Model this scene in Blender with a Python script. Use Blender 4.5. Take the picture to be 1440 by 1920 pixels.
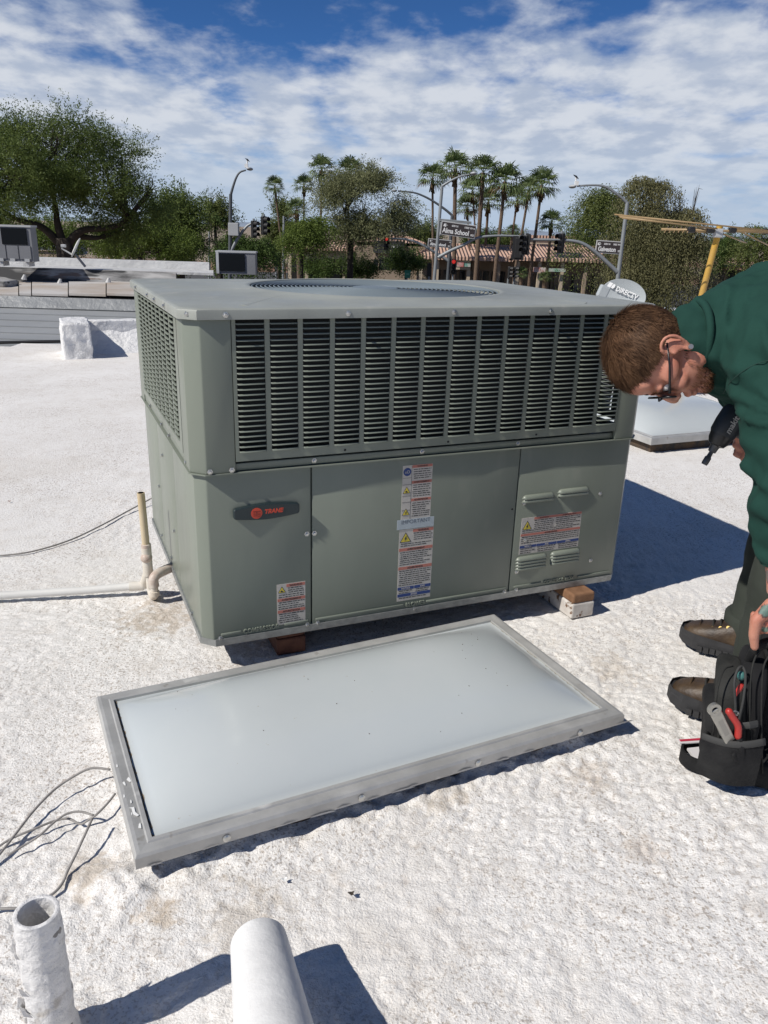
import bpy, bmesh, math, random
import numpy as np
from mathutils import Vector, Matrix, Quaternion, noise as mnoise

for o in list(bpy.data.objects):
    bpy.data.objects.remove(o)
scene = bpy.context.scene
col = scene.collection
R_ = math.radians

# ------------------------------------------------------------------ camera, world, sun, exposure
CAM_H = 1.312
PITCH, ROLL, FPX = 0.3428, 0.0309, 1481.94
_f = Vector((0, math.cos(PITCH), -math.sin(PITCH)))
_r0 = Vector((1, 0, 0)); _u0 = _r0.cross(_f)
_r = _r0*math.cos(ROLL) + _u0*math.sin(ROLL)
_u = -_r0*math.sin(ROLL) + _u0*math.cos(ROLL)
cam_d = bpy.data.cameras.new('camera')
cam = bpy.data.objects.new('camera', cam_d); col.objects.link(cam)
cam.matrix_world = Matrix(((_r.x, _u.x, -_f.x, 0), (_r.y, _u.y, -_f.y, 0), (_r.z, _u.z, -_f.z, CAM_H), (0, 0, 0, 1)))
cam_d.sensor_fit = 'VERTICAL'; cam_d.sensor_height = 36.0; cam_d.sensor_width = 27.0
cam_d.lens = 36.0*FPX/1920.0
cam_d.clip_start = 0.05; cam_d.clip_end = 20000
scene.camera = cam

SUN_EL = R_(44.7)
SUN_DIR = Vector((-0.857, -0.515, 0)).normalized()          # horizontal direction towards the sun
sun_vec = Vector((SUN_DIR.x*math.cos(SUN_EL), SUN_DIR.y*math.cos(SUN_EL), math.sin(SUN_EL)))
sl = bpy.data.lights.new('sun', 'SUN'); sl.energy = 4.6; sl.angle = R_(0.53); sl.color = (1.0, 0.955, 0.885)
so = bpy.data.objects.new('sun', sl); col.objects.link(so)
so.rotation_euler = sun_vec.to_track_quat('Z', 'Y').to_euler()

world = bpy.data.worlds.new('World'); scene.world = world; world.use_nodes = True
def build_world():
    nt = world.node_tree; N = nt.nodes; L = nt.links
    N.clear()
    out = N.new('ShaderNodeOutputWorld'); bg = N.new('ShaderNodeBackground')
    bg.inputs['Strength'].default_value = 0.05
    sky = N.new('ShaderNodeTexSky'); sky.sky_type = 'NISHITA'; sky.sun_disc = False
    sky.sun_elevation = SUN_EL; sky.sun_rotation = math.atan2(SUN_DIR.x, SUN_DIR.y)
    sky.altitude = 400; sky.air_density = 0.42; sky.dust_density = 0.2; sky.ozone_density = 2.0
    def math_(op, a, b=None, clamp=False):
        n = N.new('ShaderNodeMath'); n.operation = op; n.use_clamp = clamp
        for i, v in enumerate((a, b)):
            if v is None: continue
            if isinstance(v, (int, float)): n.inputs[i].default_value = v
            else: L.new(v, n.inputs[i])
        return n.outputs[0]
    def ramp(v, a, b, fa=0.0, fb=1.0):
        n = N.new('ShaderNodeMapRange'); n.interpolation_type = 'SMOOTHSTEP'
        L.new(v, n.inputs['Value'])
        n.inputs['From Min'].default_value = a; n.inputs['From Max'].default_value = b
        n.inputs['To Min'].default_value = fa; n.inputs['To Max'].default_value = fb
        return n.outputs['Result']
    def mix(f, a, b, typ='MIX'):
        n = N.new('ShaderNodeMix'); n.data_type = 'RGBA'; n.blend_type = typ
        for sock, v in ((n.inputs[0], f), (n.inputs[6], a), (n.inputs[7], b)):
            if isinstance(v, (int, float)): sock.default_value = v
            elif isinstance(v, tuple): sock.default_value = (*v, 1)
            else: L.new(v, sock)
        return n.outputs[2]
    tc = N.new('ShaderNodeTexCoord'); sep = N.new('ShaderNodeSeparateXYZ'); L.new(tc.outputs['Generated'], sep.inputs[0])
    z = math_('MAXIMUM', sep.outputs[2], 0.0)
    den = math_('ADD', z, 0.20)
    cx = math_('DIVIDE', sep.outputs[0], den); cy = math_('DIVIDE', sep.outputs[1], den)
    comb = N.new('ShaderNodeCombineXYZ'); L.new(cx, comb.inputs[0]); L.new(math_('MULTIPLY', cy, 0.80), comb.inputs[1])
    def noise(scale, detail, rough, off, dist=0.0):
        m = N.new('ShaderNodeMapping'); L.new(comb.outputs[0], m.inputs[0]); m.inputs['Location'].default_value = off
        n = N.new('ShaderNodeTexNoise'); L.new(m.outputs[0], n.inputs['Vector'])
        n.inputs['Scale'].default_value = scale; n.inputs['Detail'].default_value = detail
        n.inputs['Roughness'].default_value = rough; n.inputs['Distortion'].default_value = dist
        return n.outputs['Fac']
    big = noise(0.9, 3, 0.5, (3.1, 1.7, 0))
    puff = noise(5.2, 9, 0.56, (0.4, 5.3, 2.0), 0.1)
    dens = math_('ADD', math_('MULTIPLY', big, 0.36), math_('MULTIPLY', puff, 0.64))
    # a bank of fair-weather cloud that fills the low sky and breaks up higher
    thr = ramp(z, 0.12, 0.285, 0.345, 0.63)
    cover = ramp(math_('SUBTRACT', dens, thr), -0.08, 0.15)
    hi = ramp(z, 0.0, 0.25, 0.93, 0.95)
    cover = math_('MULTIPLY', cover, hi)
    shade = noise(6.0, 7, 0.55, (7.0, 5.1, 4.0))
    ccol = mix(ramp(shade, 0.36, 0.62), (8.8, 10.1, 12.5), (13.6, 14.3, 15.5))
    ccol = mix(ramp(z, 0.0, 0.12), (9.2, 11.2, 14.0), ccol)
    skyc = mix(1.0, sky.outputs[0], (0.80, 1.46, 2.08), 'MULTIPLY')
    skyc = mix(ramp(z, 0.0, 0.19), (6.6, 9.4, 13.2), skyc)
    final = mix(cover, skyc, ccol)
    L.new(final, bg.inputs['Color']); L.new(bg.outputs[0], out.inputs['Surface'])
build_world()

scene.view_settings.view_transform = 'Standard'; scene.view_settings.look = 'None'
scene.view_settings.gamma = 1.0; scene.view_settings.exposure = 0.0; scene.view_settings.use_curve_mapping = False
scene.render.engine = 'CYCLES'
scene.cycles.max_bounces = 6; scene.cycles.diffuse_bounces = 3; scene.cycles.glossy_bounces = 3
scene.cycles.transparent_max_bounces = 8; scene.cycles.caustics_reflective = False; scene.cycles.caustics_refractive = False

# ------------------------------------------------------------------ helpers
def ray(px, py):
    return _r*((px-720)/FPX) + _u*((960-py)/FPX) + _f
def at(px, py, Y):
    d = ray(px, py); return Vector((0, 0, CAM_H)) + d*(Y/d.y)
def on(px, py, z=0.0):
    d = ray(px, py); return Vector((0, 0, CAM_H)) + d*((z-CAM_H)/d.z)
def pxm(Y):            # metres per photo pixel at depth Y (about)
    return Y/FPX*1.03

def setp(o, label=None, cat=None, group=None, kind=None):
    if label: o['label'] = label
    if cat: o['category'] = cat
    if group: o['group'] = group
    if kind: o['kind'] = kind
    return o
def empty(name, loc=(0, 0, 0), rz=0.0, label=None, cat=None, group=None, kind=None):
    o = bpy.data.objects.new(name, None); o.empty_display_size = 0.05
    col.objects.link(o); o.location = loc; o.rotation_euler = (0, 0, rz)
    return setp(o, label, cat, group, kind)
def copy_tree(o, parent=None):
    c = o.copy(); col.objects.link(c); c.parent = parent
    for ch in list(o.children):
        copy_tree(ch, c)
    return c

class MB:
    """collects geometry for one mesh object"""
    def __init__(s): s.v = []; s.f = []
    def add(s, vs, fs):
        n = len(s.v); s.v += [tuple(p) for p in vs]; s.f += [tuple(i+n for i in f) for f in fs]; return s
    def box(s, c, size, M=None, bev=0.0):
        hx, hy, hz = size[0]/2, size[1]/2, size[2]/2
        if bev <= 0:
            vs = [Vector((sx*hx, sy*hy, sz*hz)) for sx in (-1, 1) for sy in (-1, 1) for sz in (-1, 1)]
            fs = [(0, 1, 3, 2), (4, 6, 7, 5), (0, 4, 5, 1), (2, 3, 7, 6), (0, 2, 6, 4), (1, 5, 7, 3)]
        else:
            b = min(bev, hx*.9, hy*.9, hz*.9)
            bm = bmesh.new(); bmesh.ops.create_cube(bm, size=1)
            for v in bm.verts: v.co = Vector((v.co.x*2*hx, v.co.y*2*hy, v.co.z*2*hz))
            bmesh.ops.bevel(bm, geom=bm.edges[:]+bm.verts[:], offset=b, segments=2, affect='EDGES', profile=0.5)
            bm.verts.index_update()
            vs = [v.co.copy() for v in bm.verts]; fs = [[v.index for v in f.verts] for f in bm.faces]; bm.free()
        c = Vector(c)
        if M is not None: vs = [M @ p for p in vs]
        return s.add([p+c for p in vs], fs)
    def tube(s, pts, rad, seg=8, caps=True, ell=None, up=None):
        """sweep along points; rad number or list; ell = (a,b) list multipliers"""
        pts = [Vector(p) for p in pts]; n = len(pts)
        if isinstance(rad, (int, float)): rad = [rad]*n
        ring0 = len(s.v); prev = None; rings = []
        for i, p in enumerate(pts):
            t = (pts[min(i+1, n-1)]-pts[max(i-1, 0)])
            if t.length < 1e-9: t = Vector((0, 0, 1))
            t.normalize()
            if prev is None:
                a = Vector(up) if up is not None else (Vector((0, 0, 1)) if abs(t.z) < .9 else Vector((1, 0, 0)))
                x = a - t*a.dot(t); x.normalize()
            else:
                x = prev - t*prev.dot(t)
                if x.length < 1e-6: x = t.orthogonal()
                x.normalize()
            prev = x; y = t.cross(x)
            ea, eb = ell[i] if ell else (1, 1)
            rings.append([p + x*(math.cos(2*math.pi*k/seg)*rad[i]*ea) + y*(math.sin(2*math.pi*k/seg)*rad[i]*eb) for k in range(seg)])
        vs = [q for rg in rings for q in rg]; fs = []
        for i in range(n-1):
            for k in range(seg):
                k2 = (k+1) % seg
                fs.append((i*seg+k, i*seg+k2, (i+1)*seg+k2, (i+1)*seg+k))
        if caps:
            fs.append(tuple(reversed(range(seg)))); fs.append(tuple((n-1)*seg+k for k in range(seg)))
        return s.add(vs, fs)
    def prism(s, poly, z0, z1, T=None):
        """poly list of 2D, extruded along z; T maps (x,y,z)->Vector"""
        n = len(poly); T = T or (lambda x, y, z: Vector((x, y, z)))
        vs = [T(x, y, z0) for x, y in poly] + [T(x, y, z1) for x, y in poly]
        fs = [tuple(reversed(range(n))), tuple(range(n, 2*n))] + [(i, (i+1) % n, n+(i+1) % n, n+i) for i in range(n)]
        return s.add(vs, fs)
    def lathe(s, prof, c=(0, 0, 0), seg=24, M=None):
        vs = []; n = len(prof)
        for r, z in prof:
            for k in range(seg):
                a = 2*math.pi*k/seg; p = Vector((r*math.cos(a), r*math.sin(a), z))
                if M is not None: p = M @ p
                vs.append(p+Vector(c))
        fs = [(i*seg+k, i*seg+(k+1) % seg, (i+1)*seg+(k+1) % seg, (i+1)*seg+k) for i in range(n-1) for k in range(seg)]
        if prof[0][0] > 1e-6: fs.append(tuple(reversed(range(seg))))
        if prof[-1][0] > 1e-6: fs.append(tuple((n-1)*seg+k for k in range(seg)))
        return s.add(vs, fs)
    def ellipsoid(s, c, r, M=None, seg=16, rings=10):
        prof = [(max(math.sin(math.pi*i/rings), 1e-4), -math.cos(math.pi*i/rings)) for i in range(rings+1)]
        t = MB().lathe(prof, seg=seg)
        vs = [Vector((p[0]*r[0], p[1]*r[1], p[2]*r[2])) for p in t.v]
        if M is not None: vs = [M @ p for p in vs]
        return s.add([p+Vector(c) for p in vs], t.f)
    def quad(s, a, b, c, d): return s.add([a, b, c, d], [(0, 1, 2, 3)])
    def mesh(s, name):
        me = bpy.data.meshes.new(name); me.from_pydata([tuple(p) for p in s.v], [], s.f); me.update(); return me
    def build(s, name, mat, parent=None, smooth=False, fix=True, label=None, cat=None, group=None, kind=None):
        me = s.mesh(name)
        if fix:
            bm = bmesh.new(); bm.from_mesh(me); bmesh.ops.recalc_face_normals(bm, faces=bm.faces[:]); bm.to_mesh(me); bm.free()
        return link(name, me, mat, parent, smooth, label, cat, group, kind)
def link(name, me, mat, parent=None, smooth=False, label=None, cat=None, group=None, kind=None):
    if mat is not None and len(me.materials) == 0: me.materials.append(mat)
    if smooth: shade(me, smooth)
    o = bpy.data.objects.new(name, me); col.objects.link(o)
    if parent is not None: o.parent = parent
    return setp(o, label, cat, group, kind)
def shade(me, ang):
    me.polygons.foreach_set('use_smooth', [True]*len(me.polygons))
    if ang is not True:
        try: me.set_sharp_from_angle(angle=R_(ang))
        except Exception: pass
def frame_of(axis, up=(0, 0, 1)):
    """3x3 matrix whose Z column is axis"""
    z = Vector(axis).normalized(); u = Vector(up)
    if abs(z.dot(u.normalized())) > .98: u = Vector((1, 0, 0))
    x = u.cross(z).normalized(); y = z.cross(x)
    return Matrix(((x.x, y.x, z.x), (x.y, y.y, z.y), (x.z, y.z, z.z)))
def text(name, s, size, mat, parent, M, depth=0.0006, shear=0.0, bold=0.0, align='LEFT', squash=1.0, kind=None):
    cu = bpy.data.curves.new('txt', 'FONT'); cu.body = s; cu.size = size; cu.extrude = depth; cu.shear = shear
    cu.offset = bold; cu.align_x = align; cu.resolution_u = 3
    to = bpy.data.objects.new('txt', cu); col.objects.link(to)
    dg = bpy.context.evaluated_depsgraph_get(); dg.update()
    me = bpy.data.meshes.new_from_object(to.evaluated_get(dg))
    bpy.data.objects.remove(to); bpy.data.curves.remove(cu)
    for v in me.vertices: v.co = M @ Vector((v.co.x*squash, v.co.y, v.co.z))
    me.materials.clear(); me.name = name
    return link(name, me, mat, parent, kind=kind)
def smoothpath(pts, n=8):
    pts = [Vector(p) for p in pts]; out = []
    P = [pts[0]*2-pts[1]] + pts + [pts[-1]*2-pts[-2]]
    for i in range(1, len(P)-2):
        for k in range(n):
            t = k/n; a, b, c, d = P[i-1], P[i], P[i+1], P[i+2]
            out.append(0.5*((2*b)+(c-a)*t+(2*a-5*b+4*c-d)*t*t+(-a+3*b-3*c+d)*t**3))
    out.append(pts[-1]); return out

# ------------------------------------------------------------------ materials
MATS = {}
def mat(name, c, rough=0.6, metal=0.0, var=0.0, vscale=6.0, c2=None, bump=0.0, bscale=60.0, coat=0.0, spec=0.5,
        trans=0.0, emit=0.0, spots=None, detail=5.0, rvar=0.0, stretch=(1, 1, 1)):
    """procedural material: base colour wandering towards c2 by noise, fine bump, optional speckles (colour, scale, threshold)"""
    if name in MATS: return MATS[name]
    m = bpy.data.materials.new(name); m.use_nodes = True; nt = m.node_tree; N = nt.nodes; L = nt.links
    b = N['Principled BSDF']
    b.inputs['Base Color'].default_value = (*c, 1); b.inputs['Roughness'].default_value = rough; b.inputs['Metallic'].default_value = metal
    b.inputs['Specular IOR Level'].default_value = spec
    if coat: b.inputs['Coat Weight'].default_value = coat; b.inputs['Coat Roughness'].default_value = 0.12
    tc = N.new('ShaderNodeTexCoord'); mp = N.new('ShaderNodeMapping'); L.new(tc.outputs['Object'], mp.inputs[0]); mp.inputs['Scale'].default_value = stretch
    def nz(scale, det=detail, rg=0.6, off=0):
        n = N.new('ShaderNodeTexNoise'); m2 = N.new('ShaderNodeVectorMath'); m2.operation = 'ADD'
        L.new(mp.outputs[0], m2.inputs[0]); m2.inputs[1].default_value = (off, off*1.7, off*.3)
        L.new(m2.outputs[0], n.inputs['Vector']); n.inputs['Scale'].default_value = scale; n.inputs['Detail'].default_value = det; n.inputs['Roughness'].default_value = rg
        return n.outputs['Fac']
    last = None
    if c2 is None and var: c2 = tuple(max(0, x*(1-var)) for x in c)
    if c2 is not None:
        mr = N.new('ShaderNodeMapRange'); L.new(nz(vscale), mr.inputs[0]); mr.inputs[1].default_value = .36; mr.inputs[2].default_value = .66
        mx = N.new('ShaderNodeMix'); mx.data_type = 'RGBA'; L.new(mr.outputs[0], mx.inputs[0]); mx.inputs[6].default_value = (*c, 1); mx.inputs[7].default_value = (*c2, 1)
        last = mx.outputs[2]
    for sp in (spots or []):
        sc, scl, th = sp[:3]; wd = sp[3] if len(sp) > 3 else 0.05
        mr = N.new('ShaderNodeMapRange'); L.new(nz(scl, 3, .55, 3.3+scl), mr.inputs[0]); mr.inputs[1].default_value = th; mr.inputs[2].default_value = th+wd
        mx = N.new('ShaderNodeMix'); mx.data_type = 'RGBA'; L.new(mr.outputs[0], mx.inputs[0])
        if last is not None: L.new(last, mx.inputs[6])
        else: mx.inputs[6].default_value = (*c, 1)
        mx.inputs[7].default_value = (*sc, 1); last = mx.outputs[2]
    if last is not None: L.new(last, b.inputs['Base Color'])
    if rvar:
        mr = N.new('ShaderNodeMapRange'); L.new(nz(vscale*1.7, off=9), mr.inputs[0]); mr.inputs[1].default_value = .3; mr.inputs[2].default_value = .7
        mr.inputs[3].default_value = max(0.02, rough-rvar); mr.inputs[4].default_value = min(1, rough+rvar); L.new(mr.outputs[0], b.inputs['Roughness'])
    if bump:
        bp = N.new('ShaderNodeBump'); bp.inputs['Strength'].default_value = 1.0; bp.inputs['Distance'].default_value = bump
        L.new(nz(bscale, 6, .6, 5), bp.inputs['Height']); L.new(bp.outputs[0], b.inputs['Normal'])
    if trans: b.inputs['Transmission Weight'].default_value = trans
    if emit:
        b.inputs['Emission Color'].default_value = (*c, 1); b.inputs['Emission Strength'].default_value = emit
    MATS[name] = m
    return m
def leafmat(name, c, c2, vscale=0.8):
    if name in MATS: return MATS[name]
    m = bpy.data.materials.new(name); m.use_nodes = True; nt = m.node_tree; N = nt.nodes; L = nt.links
    b = N['Principled BSDF']; out = [n for n in N if n.type == 'OUTPUT_MATERIAL'][0]
    b.inputs['Roughness'].default_value = .6; b.inputs['Specular IOR Level'].default_value = .25
    tc = N.new('ShaderNodeTexCoord'); n = N.new('ShaderNodeTexNoise'); L.new(tc.outputs['Object'], n.inputs['Vector']); n.inputs['Scale'].default_value = vscale; n.inputs['Detail'].default_value = 4
    g = N.new('ShaderNodeNewGeometry')
    ad = N.new('ShaderNodeMath'); ad.operation = 'MULTIPLY_ADD'; L.new(g.outputs['Random Per Island'], ad.inputs[0]); ad.inputs[1].default_value = .5; L.new(n.outputs['Fac'], ad.inputs[2])
    mr = N.new('ShaderNodeMapRange'); L.new(ad.outputs[0], mr.inputs[0]); mr.inputs[1].default_value = .45; mr.inputs[2].default_value = 1.05
    mx = N.new('ShaderNodeMix'); mx.data_type = 'RGBA'; L.new(mr.outputs[0], mx.inputs[0]); mx.inputs[6].default_value = (*c, 1); mx.inputs[7].default_value = (*c2, 1)
    L.new(mx.outputs[2], b.inputs['Base Color'])
    tr = N.new('ShaderNodeBsdfTranslucent'); L.new(mx.outputs[2], tr.inputs['Color'])
    ms = N.new('ShaderNodeMixShader'); ms.inputs[0].default_value = .36; L.new(b.outputs[0], ms.inputs[1]); L.new(tr.outputs[0], ms.inputs[2]); L.new(ms.outputs[0], out.inputs['Surface'])
    MATS[name] = m
    return m

# numpy value noise on a lattice
def vnoise(x, y, seed):
    xi = np.floor(x).astype(np.int64); yi = np.floor(y).astype(np.int64); fx = x-xi; fy = y-yi
    fx = fx*fx*(3-2*fx); fy = fy*fy*(3-2*fy)
    def h(a, b):
        n = (a*374761393 + b*668265263 + seed*974634777) & 0xffffffff
        n = ((n ^ (n >> 13))*1274126177) & 0xffffffff
        n = n ^ (n >> 16)
        return (n & 0xffffff)/float(0xffffff)
    return (h(xi, yi)*(1-fx)+h(xi+1, yi)*fx)*(1-fy) + (h(xi, yi+1)*(1-fx)+h(xi+1, yi+1)*fx)*fy

# ------------------------------------------------------------------ the white coated roof
YAW = 0.4082
UX = Vector((math.cos(YAW), math.sin(YAW), 0)); VX = Vector((-math.sin(YAW), math.cos(YAW), 0))
UO = Vector((-0.5392, 2.1083, 0))
def roof_material():
    m = bpy.data.materials.new('white_roof_coating'); m.use_nodes = True; nt = m.node_tree; N = nt.nodes; L = nt.links
    b = N['Principled BSDF']; b.inputs['Roughness'].default_value = .62; b.inputs['Specular IOR Level'].default_value = .3
    tc = N.new('ShaderNodeTexCoord')
    def nz(scale, det, rg, off=0, dist=0):
        mp = N.new('ShaderNodeMapping'); L.new(tc.outputs['Object'], mp.inputs[0]); mp.inputs['Location'].default_value = (off, off*.7, 0)
        n = N.new('ShaderNodeTexNoise'); L.new(mp.outputs[0], n.inputs['Vector']); n.inputs['Scale'].default_value = scale
        n.inputs['Detail'].default_value = det; n.inputs['Roughness'].default_value = rg; n.inputs['Distortion'].default_value = dist; return n.outputs['Fac']
    def mr(v, a, b_, c=0., d=1.):
        n = N.new('ShaderNodeMapRange'); L.new(v, n.inputs[0]); n.inputs[1].default_value = a; n.inputs[2].default_value = b_; n.inputs[3].default_value = c; n.inputs[4].default_value = d; return n.outputs[0]
    def mix(f, a, b_):
        n = N.new('ShaderNodeMix'); n.data_type = 'RGBA'
        if isinstance(f, float): n.inputs[0].default_value = f
        else: L.new(f, n.inputs[0])
        for s, v in ((n.inputs[6], a), (n.inputs[7], b_)):
            if isinstance(v, tuple): s.default_value = (*v, 1)
            else: L.new(v, s)
        return n.outputs[2]
    def mul(a, b_):
        n = N.new('ShaderNodeMath'); n.operation = 'MULTIPLY'
        for i, v in enumerate((a, b_)):
            if isinstance(v, float): n.inputs[i].default_value = v
            else: L.new(v, n.inputs[i])
        return n.outputs[0]
    base = mix(mr(nz(1.3, 5, .6), .35, .68), (.83, .81, .78), (.76, .735, .70))
    base = mix(mul(mr(nz(9, 6, .65, 3), .5, .72), .35), base, (.55, .49, .42))
    base = mix(mul(mr(nz(.75, 4, .6, 23), .55, .70), .42), base, (.58, .53, .46))
    # fine brown dust specks scattered in patches
    specks = mul(mr(nz(125, 3, .6, 7), .545, .62), mr(nz(2.2, 3, .5, 11), .36, .62, .2, .75))
    base = mix(specks, base, (.33, .27, .215))
    specks2 = mul(mr(nz(34, 4, .6, 17), .58, .70), .32)
    base = mix(specks2, base, (.50, .42, .34))
    # rusty, dirty patches where water stands by the skylight corner, the drain and the unit's foot
    wob = nz(26, 5, .65, 31)
    for (sx, sy, sr, k, c_) in ((-.60, 1.31, .11, .55, (.42, .33, .23)), (-.43, 1.235, .07, .55, (.42, .32, .21)), (-.78, 2.50, .24, .55, (.42, .33, .23)), (-.42, 2.02, .26, .55, (.44, .36, .27)), (-.25, 1.22, .16, .45, (.45, .38, .29)), (.15, 1.62, .13, .5, (.45, .37, .27)), (.55, 1.70, .12, .4, (.47, .38, .29)), (.75, 2.25, .16, .4, (.46, .38, .29)), (.62, 1.45, .10, .35, (.48, .38, .29))):
        ds = N.new('ShaderNodeVectorMath'); ds.operation = 'DISTANCE'; L.new(tc.outputs['Object'], ds.inputs[0]); ds.inputs[1].default_value = (sx, sy, 0)
        ad = N.new('ShaderNodeMath'); ad.operation = 'MULTIPLY_ADD'; L.new(wob, ad.inputs[0]); ad.inputs[1].default_value = -sr*2.6; L.new(ds.outputs['Value'], ad.inputs[2])
        base = mix(mul(mr(ad.outputs[0], -sr*.62, -sr*1.1), k), base, c_)
    L.new(base, b.inputs['Base Color'])
    bp = N.new('ShaderNodeBump'); bp.inputs['Distance'].default_value = .0034; bp.inputs['Strength'].default_value = 1
    ad = N.new('ShaderNodeMath'); ad.operation = 'MULTIPLY_ADD'; L.new(nz(95, 5, .6, 2, .5), ad.inputs[0]); ad.inputs[1].default_value = 1.0
    L.new(mul(nz(210, 3, .6, 5), .7), ad.inputs[2]); L.new(ad.outputs[0], bp.inputs['Height']); L.new(bp.outputs[0], b.inputs['Normal'])
    return m
ROOFM = roof_material()
def spaced(lo, hi, a, b, step, grow=1.09, mx=.35):
    xs = list(np.arange(a, b, step)); s = step; x = a
    left = []
    while x > lo:
        s = min(s*grow, mx); x -= s; left.append(x)
    s = step; x = xs[-1]; right = []
    while x < hi:
        s = min(s*grow, mx); x += s; right.append(x)
    return np.array(left[::-1]+xs+right)
SKY_C = Vector((-0.05, 1.8655, 0)); SKY_YAW = R_(26.3)
def roof():
    X = spaced(-11, 12, -1.15, 1.35, .0062, 1.05); Y = spaced(-4, 13.5, .88, 2.75, .0062, 1.045)
    gx, gy = np.meshgrid(X, Y)
    fade = np.clip(1.25-gy/6.5, .35, 1)
    s = np.array((1.0, .62))           # roller-dragged texture, stretched a little
    ca, sa = math.cos(.5), math.sin(.5)
    rx, ry = gx*ca+gy*sa, -gx*sa+gy*ca
    wx = (vnoise(rx*18, ry*18, 41)-.5)*.030; wy = (vnoise(rx*18, ry*18, 42)-.5)*.030
    n1 = vnoise((rx+wx)/.030, (ry+wy)/.020, 1); n2 = vnoise((rx+wx)/.0175, (ry+wy)/.0125, 2); n3 = vnoise(rx/.09, ry/.07, 3); n4 = vnoise(rx/.6, ry/.6, 4)
    amp = .55+.9*vnoise(gx/.42, gy/.42, 5)
    pits = np.clip(n2*.55+n1*.30-.36, -1, .16)      # rounded tops, pits below
    z = (pits*.0135*amp + (n3-.5)*.004 + (n4-.5)*.014)*fade
    # laps of the coating: thin ridges beside the unit
    for (p, q, h, w) in ((on(985, 1203), on(1290, 1138), .006, .011), (on(900, 1196), on(1180, 1150), .004, .02), (on(60, 1150), on(380, 1215), .003, .02)):
        d = (q-p); Ld = d.length; d = d/Ld
        ux = (gx-p.x)*d.x+(gy-p.y)*d.y; uy = -(gx-p.x)*d.y+(gy-p.y)*d.x
        z += h*np.exp(-(uy/w)**2)*np.clip(1-np.abs(ux-Ld/2)/(Ld*1.2), 0, 1)
    # lumpy build-up of coating against the skylight kerb
    c, sn = math.cos(SKY_YAW), math.sin(SKY_YAW)
    lx = (gx-SKY_C.x)*c+(gy-SKY_C.y)*sn; ly = -(gx-SKY_C.x)*sn+(gy-SKY_C.y)*c
    dist = np.maximum(np.abs(lx)-.60, np.abs(ly)-.285)
    lump = vnoise(gx/.055, gy/.045, 8)*.6+vnoise(gx/.022, gy/.022, 9)*.4
    z += np.where(dist > -.02, .030*np.exp(-np.clip(dist, 0, 9)/.055)*(.35+lump), .0)
    cx, cy = -.545, 1.30
    dd = np.hypot(gx-cx, gy-cy); z += .020*np.exp(-(dd/.10)**2)*(lump-.3)*1.8
    for (px_, py_, rr) in ((-.533, .952, .075), (-.15, .85, .10), (-.86, 2.62, .05)):
        dd = np.hypot(gx-px_, gy-py_); z += .012*np.exp(-(dd/rr)**2)*(.5+lump)
    # under the unit and skylight keep it low
    verts = np.stack([gx, gy, z-.004], -1).reshape(-1, 3)
    ny, nx = gx.shape
    idx = np.arange(nx*ny).reshape(ny, nx)
    f = np.stack([idx[:-1, :-1], idx[:-1, 1:], idx[1:, 1:], idx[1:, :-1]], -1).reshape(-1, 4)
    # roof outline: cut away what lies beyond the far edge on the left
    cen = verts[f].mean(1)
    ex, ey = -3.57, 8.80
    far = -(cen[:, 0]-ex)*math.sin(R_(27)) + (cen[:, 1]-ey)*math.cos(R_(27))
    f = f[far < 0.25]
    me = bpy.data.meshes.new('roof_surface'); me.vertices.add(len(verts)); me.vertices.foreach_set('co', verts.ravel())
    me.loops.add(len(f)*4); me.loops.foreach_set('vertex_index', f.ravel().astype(np.int32)); me.polygons.add(len(f))
    me.polygons.foreach_set('loop_start', np.arange(0, len(f)*4, 4, dtype=np.int32)); me.polygons.foreach_set('loop_total', np.full(len(f), 4, dtype=np.int32))
    me.update(); me.validate(); shade(me, True)
    o = link('roof_surface', me, ROOFM, kind='structure'); o['label'] = 'white elastomeric coated flat roof with rough dimpled surface'
roof()
def roof_body():   # the building our roof belongs to, below the roof sheet
    mb = MB(); c27, s27 = math.cos(R_(27)), math.sin(R_(27))
    e = Vector((-3.57, 8.80, 0)) + Vector((-s27, c27, 0))*.22
    d = Vector((c27, s27, 0)); n = Vector((-s27, c27, 0))
    pl = [e-d*9, e+d*10.5, e+d*10.5-n*14, e-d*9-n*14]
    mb.prism([(p.x, p.y) for p in pl], -5.0, -.09)
    mb.build('roof_deck', mat('stucco_tan', (.42, .35, .27), .85, var=.15, bump=.002), kind='structure')
roof_body()

# ------------------------------------------------------------------ the packaged air conditioner
W, D, CH, ZB, ZM, ZT = 1.568, 1.195, .040, .098, .648, 1.079
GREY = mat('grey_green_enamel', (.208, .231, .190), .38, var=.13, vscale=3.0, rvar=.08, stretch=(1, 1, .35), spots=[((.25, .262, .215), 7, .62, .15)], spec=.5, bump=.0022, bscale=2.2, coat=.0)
GREYTOP = mat('pale_top_enamel', (.315, .33, .30), .45, var=.16, vscale=4.0, rvar=.1, spots=[((.37, .37, .335), 9, .60, .12)], bump=.0015, bscale=3)  # enamel of the top cap, paler and greyer than the sides
GALV = mat('galvanised_steel', (.36, .37, .36), .5, .55, var=.3, vscale=40)
DARK = mat('dark_coil', (.008, .010, .011), .75, bump=.001, bscale=300)
BLACK = mat('black_plastic', (.012, .012, .013), .5)
SCREWM = mat('zinc_screw', (.55, .55, .53), .3, .9)
GRILLE = mat('blue_grey_grille_wire', (.17, .205, .225), .45, .0)
GAPM = mat('dark_seam', (.01, .01, .011), .8)
PAPER = mat('label_paper', (.52, .485, .44), .55, var=.12, vscale=20)
INK = mat('label_ink', (.035, .033, .033), .6)
PINK = mat('label_red_band', (.46, .17, .13), .6)
YELL = mat('label_yellow', (.62, .50, .06), .55)
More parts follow.
